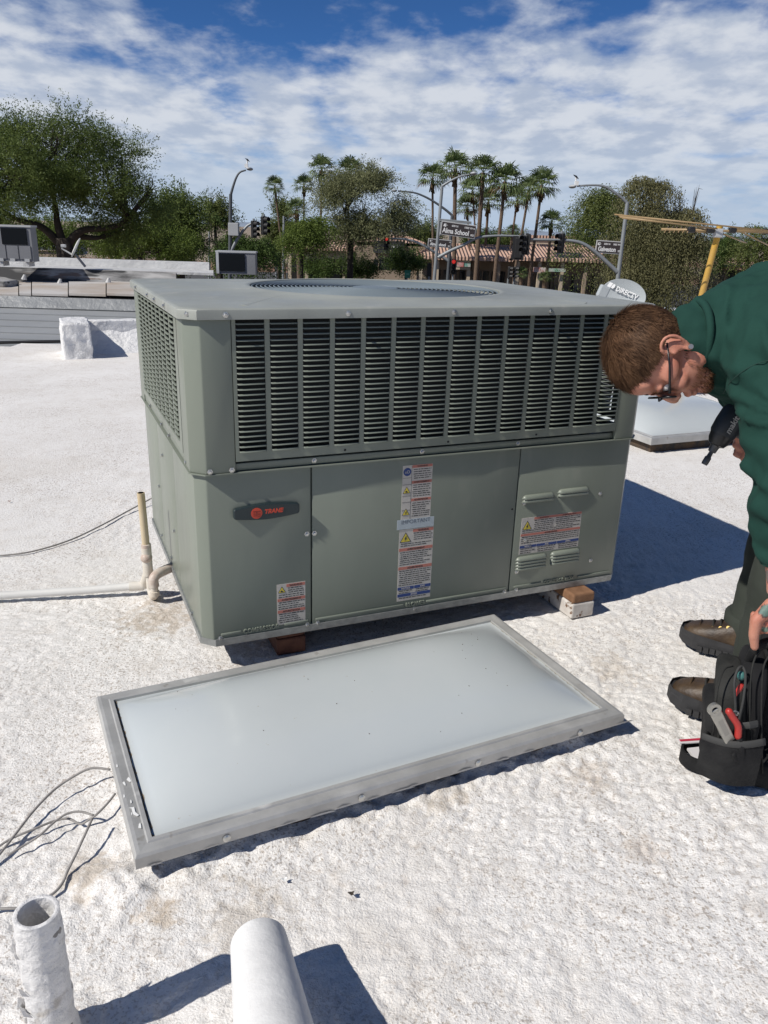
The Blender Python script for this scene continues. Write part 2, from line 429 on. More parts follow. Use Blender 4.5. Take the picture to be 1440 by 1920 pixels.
BLUEL = mat('label_blue_band', (.025, .055, .20), .55)
unit = empty('packaged_air_conditioner', UO, YAW, 'large grey green rooftop packaged air conditioner with louvred upper half', 'air conditioner')

def chamfer_rect(u0, u1, v0, v1, c):
    return [(u0+c, v0), (u1-c, v0), (u1, v0+c), (u1, v1-c), (u1-c, v1), (u0+c, v1), (u0, v1-c), (u0, v0+c)]
MB().prism(chamfer_rect(.004, W-.004, .004, D-.004, CH), ZB, ZB+.022).build('base_pan', GALV, unit)
MB().prism(chamfer_rect(.024, W-.024, .024, D-.024, CH-.004), ZB+.022, ZM+.02).build('inner_cabinet', GAPM, unit)

def panel(name, poly, z0, z1, m=GREY, th=.016, bev=.0035, label=None):
    """folded sheet panel: open polyline footprint (outer side on the right hand when walking), thickness inward"""
    n = len(poly); P = [Vector((x, y, 0)) for x, y in poly]; inner = []
    for i, p in enumerate(P):
        ds = []
        if i > 0: ds.append((P[i]-P[i-1]).normalized())
        if i < n-1: ds.append((P[i+1]-P[i]).normalized())
        nn = sum((Vector((-d.y, d.x, 0)) for d in ds), Vector()); nn.normalize()
        k = 1/max(.3, nn.dot(Vector((-ds[0].y, ds[0].x, 0))))
        inner.append(p+nn*th*k)
    loop = P + inner[::-1]
    bm = bmesh.new()
    lo = [bm.verts.new((p.x, p.y, z0)) for p in loop]; hi = [bm.verts.new((p.x, p.y, z1)) for p in loop]
    N_ = len(loop)
    for i in range(n-1):
        for a, b in ((i, i+1), (N_-2-i, N_-1-i)):
            bm.faces.new((lo[a], lo[b], hi[b], hi[a]))
        bm.faces.new((lo[i], lo[i+1], lo[N_-2-i], lo[N_-1-i])); bm.faces.new((hi[i], hi[i+1], hi[N_-2-i], hi[N_-1-i]))
    bm.faces.new((lo[0], hi[0], hi[N_-1], lo[N_-1])); bm.faces.new((lo[n-1], hi[n-1], hi[n], lo[n]))
    bmesh.ops.recalc_face_normals(bm, faces=bm.faces[:])
    bmesh.ops.bevel(bm, geom=[e for e in bm.edges if e.calc_face_angle(0) > .3], offset=bev, segments=2, affect='EDGES', profile=.5, clamp_overlap=True)
    me = bpy.data.meshes.new(name); bm.to_mesh(me); bm.free()
    o = link(name, me, m, unit, 40)
    if label: o['label'] = label
    return o
VF = .0095      # lower panels sit this far behind the upper housing
zl0, zl1 = ZB+.012, ZM-.004
G_ = .0018
panel('compressor_panel', [(VF, .43), (VF, CH), (CH, VF), (.352-G_, VF)], zl0, zl1)
panel('blower_panel', [(.352+G_, VF), (1.0805-G_, VF)], zl0, zl1)
panel('control_panel', [(1.0805+G_, VF), (W-CH, VF), (W-VF, CH), (W-VF, .40)], zl0, zl1)
panel('side_panel', [(VF, .80-G_), (VF, .43+2*G_)], zl0, zl1)
panel('side_panel', [(CH, D-VF), (VF, D-CH), (VF, .80+G_)], zl0, zl1)
panel('side_panel', [(W-VF, .40+2*G_), (W-VF, D-CH), (W-CH, D-VF)], zl0, zl1)
panel('rear_panel', [(W-CH-.003, D-VF), (CH+.003, D-VF)], zl0, zl1)
# upper housing corner posts, mid rails
panel('corner_post', [(0, .135), (0, CH), (CH, 0), (.124, 0)], ZM, ZT+.006)
panel('corner_post', [(1.452, 0), (W-CH, 0), (W, CH), (W, .135)], ZM, ZT+.006)
panel('corner_post', [(W, D-.135), (W, D-CH), (W-CH, D), (W-.124, D)], ZM, ZT+.006)
panel('corner_post', [(.124, D), (CH, D), (0, D-CH), (0, D-.135)], ZM, ZT+.006)
panel('mid_rail', [(.1245, .010), (1.4515, .010)], ZM+.001, .671, th=.03)
panel('mid_rail', [(.004, D-.136), (.004, .136)], ZM+.001, .671, th=.03)
panel('mid_rail', [(W-.004, .136), (W-.004, D-.136)], ZM+.001, .671, th=.03)
# thin drip flange between the lower and the upper half
MB().prism(chamfer_rect(-.004, W+.004, -.004, D+.004, CH), ZM-.0035, ZM-.0002).build('drip_flange', GREY, unit)
# condenser coil and partition seen through the louvres
MB().box((.725, .58, .872), (1.36, 1.03, .40)).build('condenser_coil', DARK, unit)

def louvre_panel(length, ncol, c0, origin, du, nrm, nparts, shallow=False):
    """stamped louvre sheet: columns of slots with a slat in each; local frame origin/du/normal"""
    origin = Vector(origin); du = Vector(du); nrm = Vector(nrm); up = Vector((0, 0, 1))
    z0, z1 = .679, ZT+.004
    T = lambda a, z, d: origin + du*a + up*z + nrm*d
    cw, gap, n_r = .0800, .0145, 25
    s0, s1 = .704, 1.075; pitch = (s1-s0)/n_r
    mb = MB()
    def slab(a0, a1, za, zb, d0=-.0035, d1=0.0):
        vs = [T(a, z, d) for a in (a0, a1) for z in (za, zb) for d in (d0, d1)]
        mb.add(vs, [(0, 1, 3, 2), (4, 6, 7, 5), (0, 4, 5, 1), (2, 3, 7, 6), (0, 2, 6, 4), (1, 5, 7, 3)])
    slab(0, length, z0, s0); slab(0, length, s1+.0005, z1)
    edges = [c0 + i*(cw+gap) for i in range(ncol)]
    slab(0, edges[0], s0, s1+.0005)
    for i in range(ncol):
        a1 = edges[i+1] if i+1 < ncol else length
        slab(edges[i]+cw, a1, s0, s1+.0005)
    fr = mb.build('louvre_panel', GREY, unit)
    # one slat: lip standing a little proud, blade sloping back and down into the housing
    prof = [(.0052, .0004), (.0036, .0030), (.0000, .0026), (-.0018, -.0010), (-.0045, -.0120), (-.0062, -.0118), (-.0034, .0000), (-.0012, .0052)]
    prof = [(-.0002, .0040), (.0022, .0034), (.0032, .0006), (.0026, -.0026), (-.0075, -.0095), (-.0088, -.0085), (.0002, -.0020), (.0004, .0010)]
    if shallow: prof = [(-.0006, .0038), (.0022, .0034), (.0034, .0008), (.0033, -.0050), (.0022, -.0052), (.0018, -.0010), (.0000, .0012)]
    def slatgeo(mbs, a, z):
        a0, a1 = a+.0004, a+cw-.0004; n = len(prof)
        cols = [(a0, .0), (a0+.0035, 1.0), (a1-.0035, 1.0), (a1, .0)]
        vs = []
        for (aa, k) in cols:
            for (dz, dd) in prof:
                vs.append((aa, z+dz*(.75+.25*k) + (0 if k else .0012), dd if dd < 0 else dd*k))
        vs = [T(*p) for p in vs]
        fs = [(j*n+i, j*n+(i+1) % n, (j+1)*n+(i+1) % n, (j+1)*n+i) for j in range(3) for i in range(n)] + [tuple(range(n))[::-1], tuple(3*n+i for i in range(n))]
        mbs.add(vs, fs)
    one = MB(); slatgeo(one, edges[0], 0.0); me = None; rest = MB(); cnt = 0
    for i in range(ncol):
        for r in range(n_r):
            z = s0 + r*pitch + .0008
            if cnt < nparts:
                if me is None:
                    o = one.build('slat', GREY, fr, smooth=50); me = o.data
                else:
                    o = bpy.data.objects.new('slat', me); col.objects.link(o); o.parent = fr
                o.location = du*(edges[i]-edges[0]) + up*z
                cnt += 1
            else: slatgeo(rest, edges[i], z)
    if rest.v: rest.build('slat_rows', GREY, fr, smooth=50, kind='stuff')
    return fr
louvre_panel(1.326, 14, .0105, (.125, -.0005, 0), (1, 0, 0), (0, -1, 0), 300, True)
louvre_panel(.921, 9, .040, (-.0005, .137+.921, 0), (0, -1, 0), (-1, 0, 0), 0)
louvre_panel(.921, 9, .040, (W+.0005, .137, 0), (0, 1, 0), (1, 0, 0), 0)

def top_cap():
    cu, cv = .784, .600; M_ = 160
    outer = chamfer_rect(-.012, W+.012, -.012, D+.012, CH+.004)
    angs = sorted(set([math.atan2(v-cv, u-cu) for u, v in outer] + [-math.pi+2*math.pi*k/M_ for k in range(M_)]))
    def hit(a, inset):
        d = (math.cos(a), math.sin(a)); best = 9
        p = chamfer_rect(-.012+inset, W+.012-inset, -.012+inset, D+.012-inset, CH+.004)
        for i in range(8):
            x1, y1 = p[i][0]-cu, p[i][1]-cv; x2, y2 = p[(i+1) % 8][0]-cu, p[(i+1) % 8][1]-cv
            ex, ey = x2-x1, y2-y1; den = d[0]*ey-d[1]*ex
            if abs(den) < 1e-9: continue
            t = (x1*ey-y1*ex)/den; s_ = (x1*d[1]-y1*d[0])/den
            if t > 0 and -1e-6 <= s_ <= 1+1e-6: best = min(best, t)
        return best
    loops = [('r', .006, ZT-.004), ('r', .0, ZT-.004), ('r', .0, 1.096), ('r', .0015, 1.1005), ('r', .006, 1.1035), ('r', .012, 1.1045), ('r', .05, 1.1055),
             ('m', .55, 1.1095), ('c', .475, 1.1135), ('c', .468, 1.1165), ('c', .455, 1.1175), ('c', .449, 1.1150), ('c', .447, 1.07)]
    vs = []; n = len(angs)
    for (k, x, z) in loops:
        for a in angs:
            if k == 'r': rr = hit(a, x)
            elif k == 'c': rr = x
            else: rr = .475 + (hit(a, .05)-.475)*x
            vs.append((cu+rr*math.cos(a), cv+rr*math.sin(a), z))
    fs = [(i*n+j, i*n+(j+1) % n, (i+1)*n+(j+1) % n, (i+1)*n+j) for i in range(len(loops)-1) for j in range(n)]
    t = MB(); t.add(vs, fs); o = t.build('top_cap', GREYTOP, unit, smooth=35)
    # pressed stiffening folds running from two corners towards the fan
    for (a, b, w, h) in (((.17, .05), (.40, .36), .02, .0035), ((1.30, .04), (1.12, .30), .02, .003)):
        a = Vector((*a, 1.105)); b = Vector((*b, 1.1125)); d = (b-a).normalized(); nrm = Vector((-d.y, d.x, 0))
        m2 = MB(); m2.add([a-nrm*w, a+nrm*w, b+nrm*w*.3, b-nrm*w*.3, a+Vector((0, 0, h)), b+Vector((0, 0, h*.4))], [(0, 4, 5, 3), (4, 1, 2, 5), (0, 1, 4), (3, 5, 2)])
        m2.build('pressed_fold', GREYTOP, o)
    # fan grille of concentric rings
    g = bpy.data.objects.new('fan_grille', None); col.objects.link(g); g.parent = unit; g.location = (cu, cv, 0)
    k = 0; r = .441
    while r > .085:
        zz = 1.1110 + .003*(1-(r/.45)**2)
        pts = [(r*math.cos(2*math.pi*j/72), r*math.sin(2*math.pi*j/72), zz) for j in range(73)]
        MB().tube(pts, .0024, 5, caps=False).build('grille_ring', GRILLE, g, smooth=True); r -= .0155; k += 1
    for j in range(6):
        a = j*math.pi/3+.3
        MB().tube([(q*math.cos(a), q*math.sin(a), 1.1073+.003*(1-(q/.45)**2)) for q in (.05, .2, .33, .446)], .0026, 6).build('grille_spoke', GRILLE, g)
    MB().lathe([(.001, 1.1165), (.075, 1.1162), (.083, 1.1145), (.083, 1.110), (.001, 1.110)], seg=32).build('grille_hub', GRILLE, g, smooth=40)
    fb = MB()
    for j in range(3):
        a0 = j*2*math.pi/3; st = []
        for q in (.08, .2, .32, .40):
            wd = .5 if q > .1 else .9
            st.append([Vector((q*math.cos(a0+s_*wd), q*math.sin(a0+s_*wd), 1.0+.05*s_*1.2)) for s_ in (-.5, -.1, .3, .7)])
        for i in range(3):
            for s_ in range(3): fb.quad(st[i][s_], st[i][s_+1], st[i+1][s_+1], st[i+1][s_])
    fbo = fb.build('fan_blade', GRILLE, unit, smooth=True); fbo.location = (cu, cv, 0)
    MB().lathe([(.0, .0), (.447, .0), (.447, .003), (.0, .003)], seg=48).build('fan_well_floor', mat('fan_well_grey', (.045, .055, .062), .7), unit).location = (cu, cv, 1.076-.002)
top_cap()

# screws
sm = MB(); sm.lathe([(.0085, 0), (.0085, .0012), (.0052, .0016), (.0052, .0058), (.0038, .0068), (.0001, .0068)], seg=6)
SCREW = sm.mesh('screw'); SCREW.materials.append(SCREWM)
def screw(u, z, v=0.0, side='front', s=1.0):
    o = bpy.data.objects.new('screw', SCREW); col.objects.link(o); o.parent = unit
    if side == 'front': o.location = (u, v, z); o.rotation_euler = (R_(90), 0, 0)
    elif side == 'left': o.location = (v, u, z); o.rotation_euler = (R_(90), 0, R_(-90))
    else: o.location = (u, v, z)
    o.scale = (s, s, s)
for u in (.108, .454, .789, 1.128, 1.50): screw(u, 1.088, -.012)
screw(.022-.01, 1.089, .012, 'front')
for u, z in ((.050, .656), (.112, .656)): screw(u, z, -.0005)
for u in (.361, .716, 1.066): screw(u, .660, .010)
for u, z in ((.337, .430), (.361, .429), (.337, .120), (.372, .120), (1.111, .447), (1.107, .192), (1.428, .449), (1.423, .192), (1.112, .121), (1.064, .121), (.712, .114), (.06, .122)): screw(u, z, VF)
for u, z in ((.594, .66), (.687, .524), (.427, .66), (.102, .66), (.90, .66), (.50, .30), (.84, .36), (.62, .15), (.20, .125), (.86, .15)): screw(u, z, VF if z < .648 else .0035, 'left')
for u in (.25, .45, .62, .95): screw(u, 1.088, -.012, 'left')
screw(1.13, .31, VF)
hm = MB()
for u, z in ((.454, .6885), (1.127, .6885), (.80, .6885)): hm.lathe([(.0035, -.0011), (.0001, -.0012)], (0, 0, 0), 8, None); 
ho = []
for u, z in ((.454, .6885), (1.127, .6885), (.80, .6885), (1.066, .43), (.395, .118)):
    MB().lathe([(.0036, 0), (.0036, .0008), (.0001, .0008)], seg=10, M=Matrix.Rotation(R_(90), 3, 'X'), c=(u, -.0006 if z > .6 else VF-.0002, z)).build('screw_hole', GAPM, unit)

FM = lambda u, z, d=0.0: Matrix(((1, 0, 0, u), (0, 0, -1, VF-d), (0, 1, 0, z), (0, 0, 0, 1)))   # text frame on the front
# maker's badge
badge_poly = []
for k in range(41):
    t = k/40; u = -.099+.198*t; badge_poly.append((u, -.0245+.009*abs(2*t-1)**1.6 if 0 < k < 40 else -.012))
badge_poly += [(p[0], -p[1]) for p in badge_poly[::-1]]
BADGE = mat('dark_green_badge', (.018, .030, .033), .45, bump=.0004, bscale=200)
RED = mat('badge_red', (.55, .055, .025), .45)
T0 = lambda x, y, z: Vector((.211+x, VF-z, .5215+y))
bo = MB().prism(badge_poly, 0, .016, T0).build('maker_badge', BADGE, unit)
bmod = bo.modifiers.new('b', 'BEVEL'); bmod.width = .003; bmod.segments = 2; bmod.limit_method = 'ANGLE'
MB().lathe([(.0168, 0), (.0168, .0012), (.0001, .0014)], seg=32, M=Matrix.Rotation(R_(90), 3, 'X'), c=(.179, VF-.0161, .520)).build('red_disc', RED, bo)
lg = MB()
for (x, y, w, h) in ((0, .006, .022, .003), (0, -.002, .003, .014), (-.007, -.001, .007, .002), (.007, -.003, .007, .002), (-.007, -.007, .007, .002), (.007, -.009, .007, .002)):
    lg.box((.179+x, VF-.0178, .520+y), (w, .0008, h))
lg.build('emblem', mat('badge_dark_red', (.22, .02, .012), .5), bo)
text('lettering', 'TRANE', .0175, RED, bo, FM(.202, .5165, .0164), shear=.25, bold=.0009)

# louvred relief hoods pressed into the control panel
def hood(u0, u1, z):
    n = 7; mb = MB(); L_ = u1-u0
    st = [(0, .0), (.006, .75), (.014, 1.0), (L_-.010, 1.0), (L_-.003, .8), (L_, .0)]
    vs = []
    for (a, k) in st:
        for i in range(n):
            t = i/(n-1)*R_(100); vs.append((u0+a, VF+.0004-.0135*k*math.sin(t), z+.0125*k*math.cos(t)-.0015*(1-k)))
    fs = [(j*n+i, j*n+i+1, (j+1)*n+i+1, (j+1)*n+i) for j in range(len(st)-1) for i in range(n-1)]
    mb.add(vs, fs); o = mb.build('vent_hood', GREY, unit, smooth=60)
    sd = o.modifiers.new('s', 'SOLIDIFY'); sd.thickness = .0012; sd.offset = -1
    MB().box(((u0+u1)/2, VF-.0003, z-.003), (L_-.010, .0012, .007)).build('slot', GAPM, o)
for (a, b, z, n) in ((1.101, 1.228, .4635, 2), (1.244, 1.372, .4705, 2), (1.097, 1.224, .236, 4), (1.241, 1.366, .238, 4)):
    for k in range(n): hood(a+.0008*k, b, z-k*.0118)
# pressed stiffening bars and names along the foot of the panels
for (a, b) in ((.062, .125), (.262, .340), (.364, .672), (.756, 1.070), (1.100, 1.215), (1.372, 1.515)):
    MB().box(((a+b)/2, VF-.001, .1335), (b-a, .0055, .0085), bev=.0026).build('pressed_bar', GREY, unit, smooth=40)
for s_, u, z in (('COMPRESSOR', .131, .1265), ('BLOWER', .680, .1265), ('CONTROL BOX', 1.224, .1275)):
    text('pressed_lettering', s_, .0195, GREY, unit, FM(u, z, .0), depth=.0042, squash=.93, bold=.0004)

rnd = random.Random(4)
def printlines(mb, u0, u1, z1, z0, pitch=.0072, h=.0028, d=.0011):
    z = z1
    while z > z0:
        u = u0+rnd.random()*.004; end = u1 - (rnd.random()*.3*(u1-u0) if rnd.random() < .35 else rnd.random()*.004)
        while u < end:
            w = min(rnd.uniform(.005, .016), end-u)
            mb.box((u+w/2, VF-d, z), (w, .0004, h*rnd.uniform(.7, 1.05))); u += w+.0022
        z -= pitch*rnd.uniform(.95, 1.05)
def warn_triangle(parent, u, z, s, bolt=True):
    MB().prism([(u-s/2, z), (u+s/2, z), (u, z+s*.87)], -.0012, -.0016, lambda x, y, d: Vector((x, VF+d, y))).build('triangle_border', INK, parent)
    k = .80; cz = z+s*.29
    MB().prism([(u-s*k/2, cz-s*.29*k), (u+s*k/2, cz-s*.29*k), (u, cz+s*.58*k)], -.0015, -.0020, lambda x, y, d: Vector((x, VF+d, y))).build('triangle_face', YELL, parent)
    if bolt: poly = [(.02, .50), (-.13, .25), (-.01, .27), (-.09, .08), (.13, .33), (.02, .31), (.10, .50)]
    else: poly = [(-.2, .12), (-.16, .30), (-.02, .34), (.02, .22), (.14, .24), (.18, .10)]
    MB().prism([(u+x*s, z+y*s+.02*s) for x, y in poly], -.0019, -.0024, lambda x, y, d: Vector((x, VF+d, y))).build('symbol', INK, parent)
def label(u0, u1, z0, z1, name='warning_label', m=PAPER):
    return MB().box(((u0+u1)/2, VF-.0004, (z0+z1)/2), (u1-u0, .0010, z1-z0)).build(name, m, unit)
def band(parent, u0, u1, z, h, m, word=None, size=.008, wm=INK):
    MB().box(((u0+u1)/2, VF-.0010, z), (u1-u0, .0006, h)).build('header_band', m, parent)
    if word: text('lettering', word, size, wm, parent, FM((u0+u1)/2, z-size*.33, .0014), depth=.0002, bold=.0002, align='CENTER')
# label on the compressor panel
l1 = label(.2395, .331, .135, .2735); pl = MB()
band(l1, .270, .330, .2665, .010, PINK, '\u26a0WARNING'.replace('\u26a0', ''), .0085); warn_triangle(l1, .2555, .2445, .025, False)
printlines(pl, .274, .328, .2575, .241); printlines(pl, .243, .328, .236, .228)
band(l1, .241, .330, .2195, .010, PINK, 'AVERTISSEMENT', .0085); printlines(pl, .243, .328, .2105, .186)
band(l1, .241, .330, .1795, .010, PINK, 'ADVERTENCIA', .0085); printlines(pl, .243, .328, .1705, .140)
pl.build('small_print', INK, l1, kind='stuff')
# long labels on the blower panel
l2 = label(.651, .755, .4375, .619); pl = MB()
for z, w_ in ((.614, 'WARNING'), (.562, 'AVERTISSEMENT'), (.503, 'ADVERTENCIA')):
    band(l2, .684, .754, z, .009, PINK, w_, .0075)
for a, b in ((.604, .571), (.552, .513), (.492, .443)): printlines(pl, .687, .752, a, b)
MB().box((.6825, VF-.001, .528), (.0009, .0006, .178)).build('rule', INK, l2)
for z in (.578, .556, .518, .497, .470): MB().box((.667, VF-.001, z), (.029, .0006, .0008)).build('rule', INK, l2)
MB().lathe([(.0135, 0), (.0135, .0006), (.0001, .0006)], seg=24, M=Matrix.Rotation(R_(90), 3, 'X'), c=(.667, VF-.0009, .598)).build('blue_disc', BLUEL, l2)
text('symbol', 'oD', .014, PAPER, l2, FM(.667, .5935, .0018), depth=.0002, align='CENTER')
warn_triangle(l2, .667, .527, .026, False); warn_triangle(l2, .667, .4535, .026)
pl.build('small_print', INK, l2, kind='stuff')
l3 = label(.6475, .770, .150, .4045); pl = MB()
warn_triangle(l3, .670, .360, .040)
band(l3, .696, .769, .397, .010, PINK, 'WARNING', .008); printlines(pl, .698, .767, .388, .361); printlines(pl, .651, .767, .354, .346)
band(l3, .6485, .769, .334, .0105, PINK, 'AVERTISSEMENT', .0085); printlines(pl, .651, .767, .324, .277)
band(l3, .6485, .769, .268, .0105, PINK, 'ADVERTENCIA', .0085); printlines(pl, .651, .767, .258, .206)
band(l3, .6485, .707, .195, .0105, BLUEL, 'NOTICE', .0085, PAPER); band(l3, .7095, .769, .195, .0105, BLUEL, 'AVIS', .0085, PAPER)
printlines(pl, .651, .704, .186, .177); printlines(pl, .713, .767, .186, .177)
band(l3, .6485, .769, .170, .0105, BLUEL, 'AVISO', .0085, PAPER); printlines(pl, .651, .767, .160, .153)
pl.build('small_print', INK, l3, kind='stuff')
TAPE = mat('pale_blue_sticker', (.42, .47, .50), .35, var=.15, vscale=40)
l5 = MB().box((.7035, VF-.0016, .4225), (.131, .0012, .033)).build('important_sticker', TAPE, unit)
text('lettering', 'IMPORTANT', .0185, mat('sticker_grey_ink', (.12, .14, .17), .5), l5, FM(.7035, .4245, .0024), depth=.0002, align='CENTER')
# label on the control panel
l4 = label(1.109, 1.358, .256, .3915); pl = MB()
warn_triangle(l4, 1.1325, .3475, .038)
band(l4, 1.159, 1.357, .386, .0085, PINK); text('lettering', 'WARNING', .008, INK, l4, FM(1.20, .3832, .0014), depth=.0002, align='CENTER'); text('lettering', 'AVERTISSEMENT', .008, INK, l4, FM(1.305, .3832, .0014), depth=.0002, align='CENTER')
printlines(pl, 1.160, 1.243, .378, .347); printlines(pl, 1.25, 1.355, .378, .347); printlines(pl, 1.113, 1.355, .343, .336)
band(l4, 1.110, 1.357, .328, .0085, PINK, 'ADVERTENCIA', .008); printlines(pl, 1.113, 1.355, .3195, .292)
for a, b, w_ in ((1.110, 1.177, 'NOTICE'), (1.179, 1.263, 'AVIS'), (1.265, 1.357, 'AVISO')):
    band(l4, a, b, .2835, .0095, BLUEL, w_, .0075, PAPER); printlines(pl, a+.003, b-.003, .2755, .259)
pl.build('small_print', INK, l4, kind='stuff')

# timbers under the unit
WOODP = mat('white_painted_timber', (.62, .59, .55), .85, c2=(.48, .44, .40), vscale=20, spots=[((.14, .075, .04), 22, .58, .05)], bump=.002, bscale=70)
WOODB = mat('brown_bare_timber', (.17, .085, .042), .85, c2=(.26, .14, .075), vscale=25, bump=.0015, bscale=90)
REDW = mat('red_brown_timber', (.06, .018, .013), .8, c2=(.12, .05, .03), vscale=14)
def timber(u0, u1, v0, v1, z1, lower, upper, label_):
    t = empty('support_timber', UO+UX*u0+VX*v0, YAW, label_, 'timber', 'timbers under the air conditioner')
    w, l = u1-u0, v1-v0
    MB().box((w/2, l/2, z1*.31), (w, l, z1*.62), bev=.006).build('timber_body', lower, t)
    MB().box((w/2, l/2+.0, z1*.81), (w-.002, l-.003, z1*.38), bev=.007).build('bare_top', upper, t)
timber(1.315, 1.412, -.057, 1.12, ZB-.002, WOODP, WOODB, 'white painted timber with bare brown top under the right end of the unit')
timber(.248, .345, .05, 1.12, ZB-.002, REDW, REDW, 'red brown timber under the compressor end of the unit')

# ------------------------------------------------------------------ skylights
ALU = mat('weathered_aluminium', (.50, .495, .475), .48, .35, var=.22, vscale=9, rvar=.12, spots=[((.70, .69, .66), 5, .64, .04), ((.34, .32, .29), 16, .66, .05)], bump=.0006, bscale=40)
ACRY = mat('frosted_white_acrylic', (.50, .53, .53), .22, c2=(.475, .51, .515), vscale=2.2, spec=.5, rvar=.05, coat=.25, spots=[((.40, .37, .32), 60, .74, .02)], bump=.0006, bscale=3)
DIRTL = mat('brown_dirt_line', (.33, .25, .16), .9, var=.4, vscale=30)
KERB = mat('dark_kerb', (.025, .024, .024), .8, c2=(.10, .06, .03), vscale=14, bump=.006, bscale=40)  # kerb below the frame, near black with brown patches
SEALM = mat('grey_sealant', (.50, .50, .49), .55, var=.2, vscale=20, bump=.002, bscale=60)
def dome_z(x, y, ax, ay, bulge):
    # flat flange, then a pillow with rounded corners
    fx, fy = ax-.014, ay-.014
    g = lambda s, f, w: 1-(1-max(0.0, min(1.0, (f-abs(s))/w)))**2.4
    return bulge*(g(x, fx, fx*.62)*g(y, fy, fy*.98))**.78
def skylight(name, c, yaw, L_, Wd, zb, zt, bulge, label_, screws=()):
    t = empty(name, (c.x, c.y, 0), yaw, label_, 'skylight', 'roof skylights')
    hx, hy = L_/2, Wd/2; fw = .042
    MB().box((0, 0, zb/2-.015), (L_-.075, Wd-.075, zb+.03)).build('kerb', KERB, t)
    # mitred frame members: sloped top flange with a bead along the inner edge and a skirt
    prof = [(0, zb), (0, zt-.006), (.004, zt), (.012, zt+.0012), (.030, zt-.0005), (.033, zt+.003), (fw, zt+.003), (fw, zt-.010), (.006, zt-.012), (.004, zb)]
    cs = [(-hx, -hy), (hx, -hy), (hx, hy), (-hx, hy)]
    for i in range(4):
        a = Vector((*cs[i], 0)); b = Vector((*cs[(i+1) % 4], 0)); d = (b-a).normalized(); n = Vector((-d.y, d.x, 0))
        vs = [a+(n+d)*s+Vector((0, 0, z)) for s, z in prof] + [b+(n-d)*s+Vector((0, 0, z)) for s, z in prof]
        k = len(prof); fs = [(j, (j+1) % k, k+(j+1) % k, k+j) for j in range(k)] + [tuple(range(k))[::-1], tuple(range(k, 2*k))]
        MB().add(vs, fs).build('frame_member', ALU, t)
    nx, ny = 90, 54; vs = []
    ax, ay = hx-fw+.002, hy-fw+.002
    for j in range(ny+1):
        for i in range(nx+1):
            x, y = -1+2*i/nx, -1+2*j/ny
            x, y = math.copysign(1-(1-abs(x))**1.15, x), math.copysign(1-(1-abs(y))**1.15, y)
            z = zt-.0045 + dome_z(x*ax, y*ay, ax, ay, bulge)
            vs.append((x*ax, y*ay, z))
    fs = [(j*(nx+1)+i, j*(nx+1)+i+1, (j+1)*(nx+1)+i+1, (j+1)*(nx+1)+i) for j in range(ny) for i in range(nx)]
    MB().add(vs, fs).build('dome', ACRY, t, smooth=True)
    # line of dirt caught between dome and frame
    rr = random.Random(2); dl = MB()
    for (p, q, w) in (((-ax, -ay), (-ax, ay), .007), ((-ax, -ay), (ax, -ay), .0035), ((ax, -ay), (ax, ay), .004)):
        p = Vector((*p, zt-.0055)); q = Vector((*q, zt-.0055)); d = (q-p).normalized(); n = Vector((-p.x, -p.y, 0)); n = Vector((1, 0, 0)) if p.x < 0 and abs(d.y) > .5 else (Vector((-1, 0, 0)) if abs(d.y) > .5 else Vector((0, 1, 0)))
        pts = []; m_ = 60
        for k in range(m_+1):
            a = p.lerp(q, k/m_); pts.append((a, a+n*w*(.5+rr.random()) + Vector((0, 0, .0022))))
        for k in range(m_): dl.quad(pts[k][0], pts[k+1][0], pts[k+1][1], pts[k][1])
    dl.build('dirt_line', DIRTL, t)
    for (x, y) in screws:
        MB().lathe([(.009, 0), (.009, .002), (.005, .004), (.0001, .0045)], seg=10, M=Matrix.Rotation(R_(90), 3, 'X'), c=(x, y, zb+.013)).build('screw', SCREWM, t)
    return t
sk = skylight('skylight', SKY_C, SKY_YAW, 1.302, .648, .050, .082, .075, 'white domed skylight in an aluminium frame in front of the air conditioner',
              [(-.46, -.325), (-.14, -.325), (.18, -.325), (.50, -.325)])
# torn sealant along the front skirt and paint flecks on the frame
sb = MB(); rs = random.Random(8)
for k in range(26):
    x = -.62+.05*k+rs.uniform(-.02, .02)
    if rs.random() < .35: continue
    w = rs.uniform(.03, .07); h = rs.uniform(.002, .006); z = .050+rs.uniform(.0, .004)
    pts = [(x, -.3262, z), (x+w, -.3262, z+rs.uniform(-.003, .003)), (x+w*.8, -.3266, z+h*.7), (x+w*.4, -.327, z+h), (x+w*.1, -.3266, z+h*.5)]
    sb.add(pts, [(0, 1, 2, 3, 4)])
sb.build('torn_sealant', SEALM, sk, kind='stuff')
fl = MB()
for k in range(7):
    x = -.648+rs.uniform(.003, .026); y = rs.uniform(-.30, .0); s_ = rs.uniform(.002, .006); a = rs.random()*3
    fl.add([(x+s_*math.cos(a+q)*(1 if i % 2 else .4), y+s_*1.8*math.sin(a+q), .0842) for i, q in enumerate((0, 1.2, 2.4, 3.6, 5))], [(0, 1, 2, 3, 4)])
pts = [(-.640, -.17), (-.634, -.175), (-.634, -.195), (-.627, -.205), (-.622, -.203), (-.628, -.19), (-.628, -.172)]
fl.add([(x, y, .0845) for x, y in pts], [tuple(range(7))])
fl.build('paint_flecks', mat('white_paint_fleck', (.8, .8, .78), .6), sk, kind='stuff')
db = MB()
for k in range(26):
    x, y = rs.uniform(-.55, .55), rs.uniform(-.24, .24); s_ = rs.uniform(.0006, .0016)
    # debris crumbs resting on the dome
    z = .0775+dome_z(x, y, .611, .284, .075)
    db.box((x, y, z+.0006), (s_, s_*rs.uniform(.6, 2), .0016))
db.build('debris', mat('brown_crumbs', (.10, .075, .05), .9), sk, kind='stuff')
s2 = on(1222, 822, .1)
